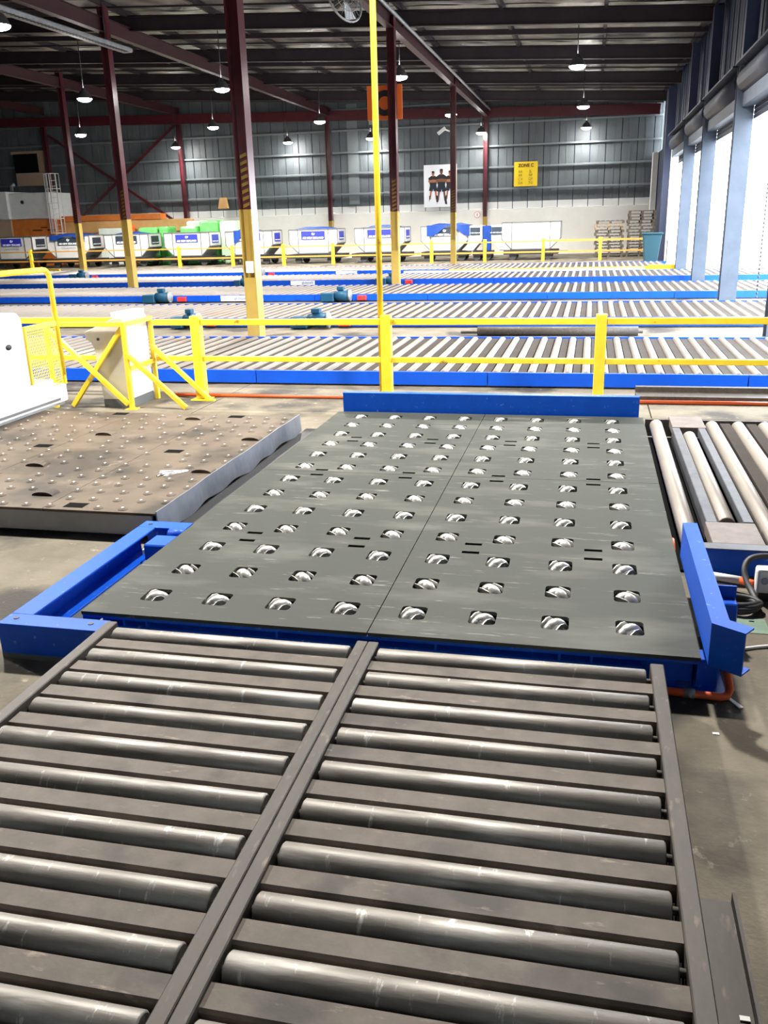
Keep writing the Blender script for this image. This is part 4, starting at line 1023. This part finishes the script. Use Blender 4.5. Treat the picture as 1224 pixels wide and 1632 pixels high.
m = MB()
for i in range(48): m.box(-12.72 + i * .0052, -12.60 + i * .0052, 15.1 + i * .15, 15.17 + i * .15, 6.825, 6.834)
m.build('slots', 'inkblack', dk)['kind'] = 'stuff'
for y in (15.8, 21.5): MB().tube([(-12.65, y, 6.96), (-12.65, y, roofz(-12.65) + .13)], .012, 6).build('hanger', 'darksteel', dk)

# ================================================================== PALLETS, BIN, OUTSIDE
def pallet_mesh(m):
    b = MB()
    for i in range(6): b.box(-.6 + i * .205, -.6 + i * .205 + .15, -.5, .5, .118, .14)
    for xx in (-.6, -.05, .5):
        for yy in (-.5, -.06, .38): b.box(xx, xx + .1, yy, yy + .12, .022, .10)
        b.box(xx, xx + .1, -.5, .5, 0, .022)
    for yy in (-.5, -.06, .38): b.box(-.6, .6, yy, yy + .12, .10, .118)
    return withmat(b.mesh('wooden_pallet'), m)
pm1 = pallet_mesh('pallet'); pm2 = pallet_mesh('palletnew')
def stack(x, y, n, sx, lab, grp, pale=()):
    z = 0
    for i in range(n):
        o = bpy.data.objects.new('wooden_pallet', pm2 if i in pale else pm1); COL.objects.link(o)
        o.location = (x + random.uniform(-.05, .05), y + random.uniform(-.04, .04), z); o.scale = (sx, 1, 1); o.rotation_euler = (0, 0, random.uniform(-.04, .04))
        od = ['topmost', 'second', 'third', 'fourth', 'fifth', 'sixth', 'seventh', 'eighth', 'ninth', 'tenth', 'eleventh', 'twelfth', 'thirteenth', 'fourteenth', 'bottom'][n - 1 - i] if i else 'bottom'
        l2 = ('pale fresh' if i in pale else 'weathered') + ' wooden pallet, ' + od + (' of' if od in ('topmost', 'bottom') else ' from the top of') + lab
        tag(o, l2, 'pallet', grp); z += .1425
stack(1.72, 43.2, 12, 1.12, ' the lower left stack', 'pallets in the lower stack', (9, 10))
stack(3.22, 43.2, 15, 1.05, ' the taller right stack', 'pallets in the taller stack')
bn = thing('waste_bin', 'dark teal waste bin by the right wall doorway', 'bin', (3.45, 36.5, 0))
MB().prism([(3.1, .05), (3.62, .05), (3.75, 1.15), (3.0, 1.15)], 'y', 36.2, 36.9).build('body', 'bin', bn, bevel=.02)
MB().box(2.97, 3.8, 36.15, 36.95, 1.155, 1.22).build('lid', 'bin', bn, bevel=.015); MB().box(3.15, 3.6, 36.25, 36.8, 0, .05).build('base', 'rubber', bn)
# outside
oc = thing('outdoor_cabinet', 'white cabinet standing outside in the bright doorway', 'cabinet', (7.9, 26.5, 0))
MB().box(7.3, 8.6, 29.0, 30.0, 0, 1.55).build('body', 'white', oc, bevel=.02); MB().box(7.2, 8.7, 28.9, 30.1, 1.555, 1.65).build('lid', 'galv', oc); MB().box(7.7, 8.1, 29.3, 29.7, 1.655, 1.8).build('vent', 'galv', oc)
t = thing('cloth_stand', 'dark cloth hung on a thin stand outside beyond the door column', 'stand', (5.55, 30.0, 0))
MB().box(5.35, 5.75, 30.0, 30.06, 1.55, 2.25).build('cloth', 'purple', t, bevel=.02)
MB().tube([(5.55, 30.08, 0), (5.55, 30.08, 2.3)], .02, 6).build('pole', 'galv', t)
MB().box(5.4, 5.7, 29.9, 30.2, -.01, .02).build('foot', 'galv', t)
chn = MB()
for i in range(50): chn.ell((4.45, 17.0, .05 + i * .085), (.02, .02, .035), 6, 4)
tag(chn.build('hanging_chain', 'rubber', loc=(4.55, 17, .3)), 'hanging chain in the bright doorway at right', 'chain')
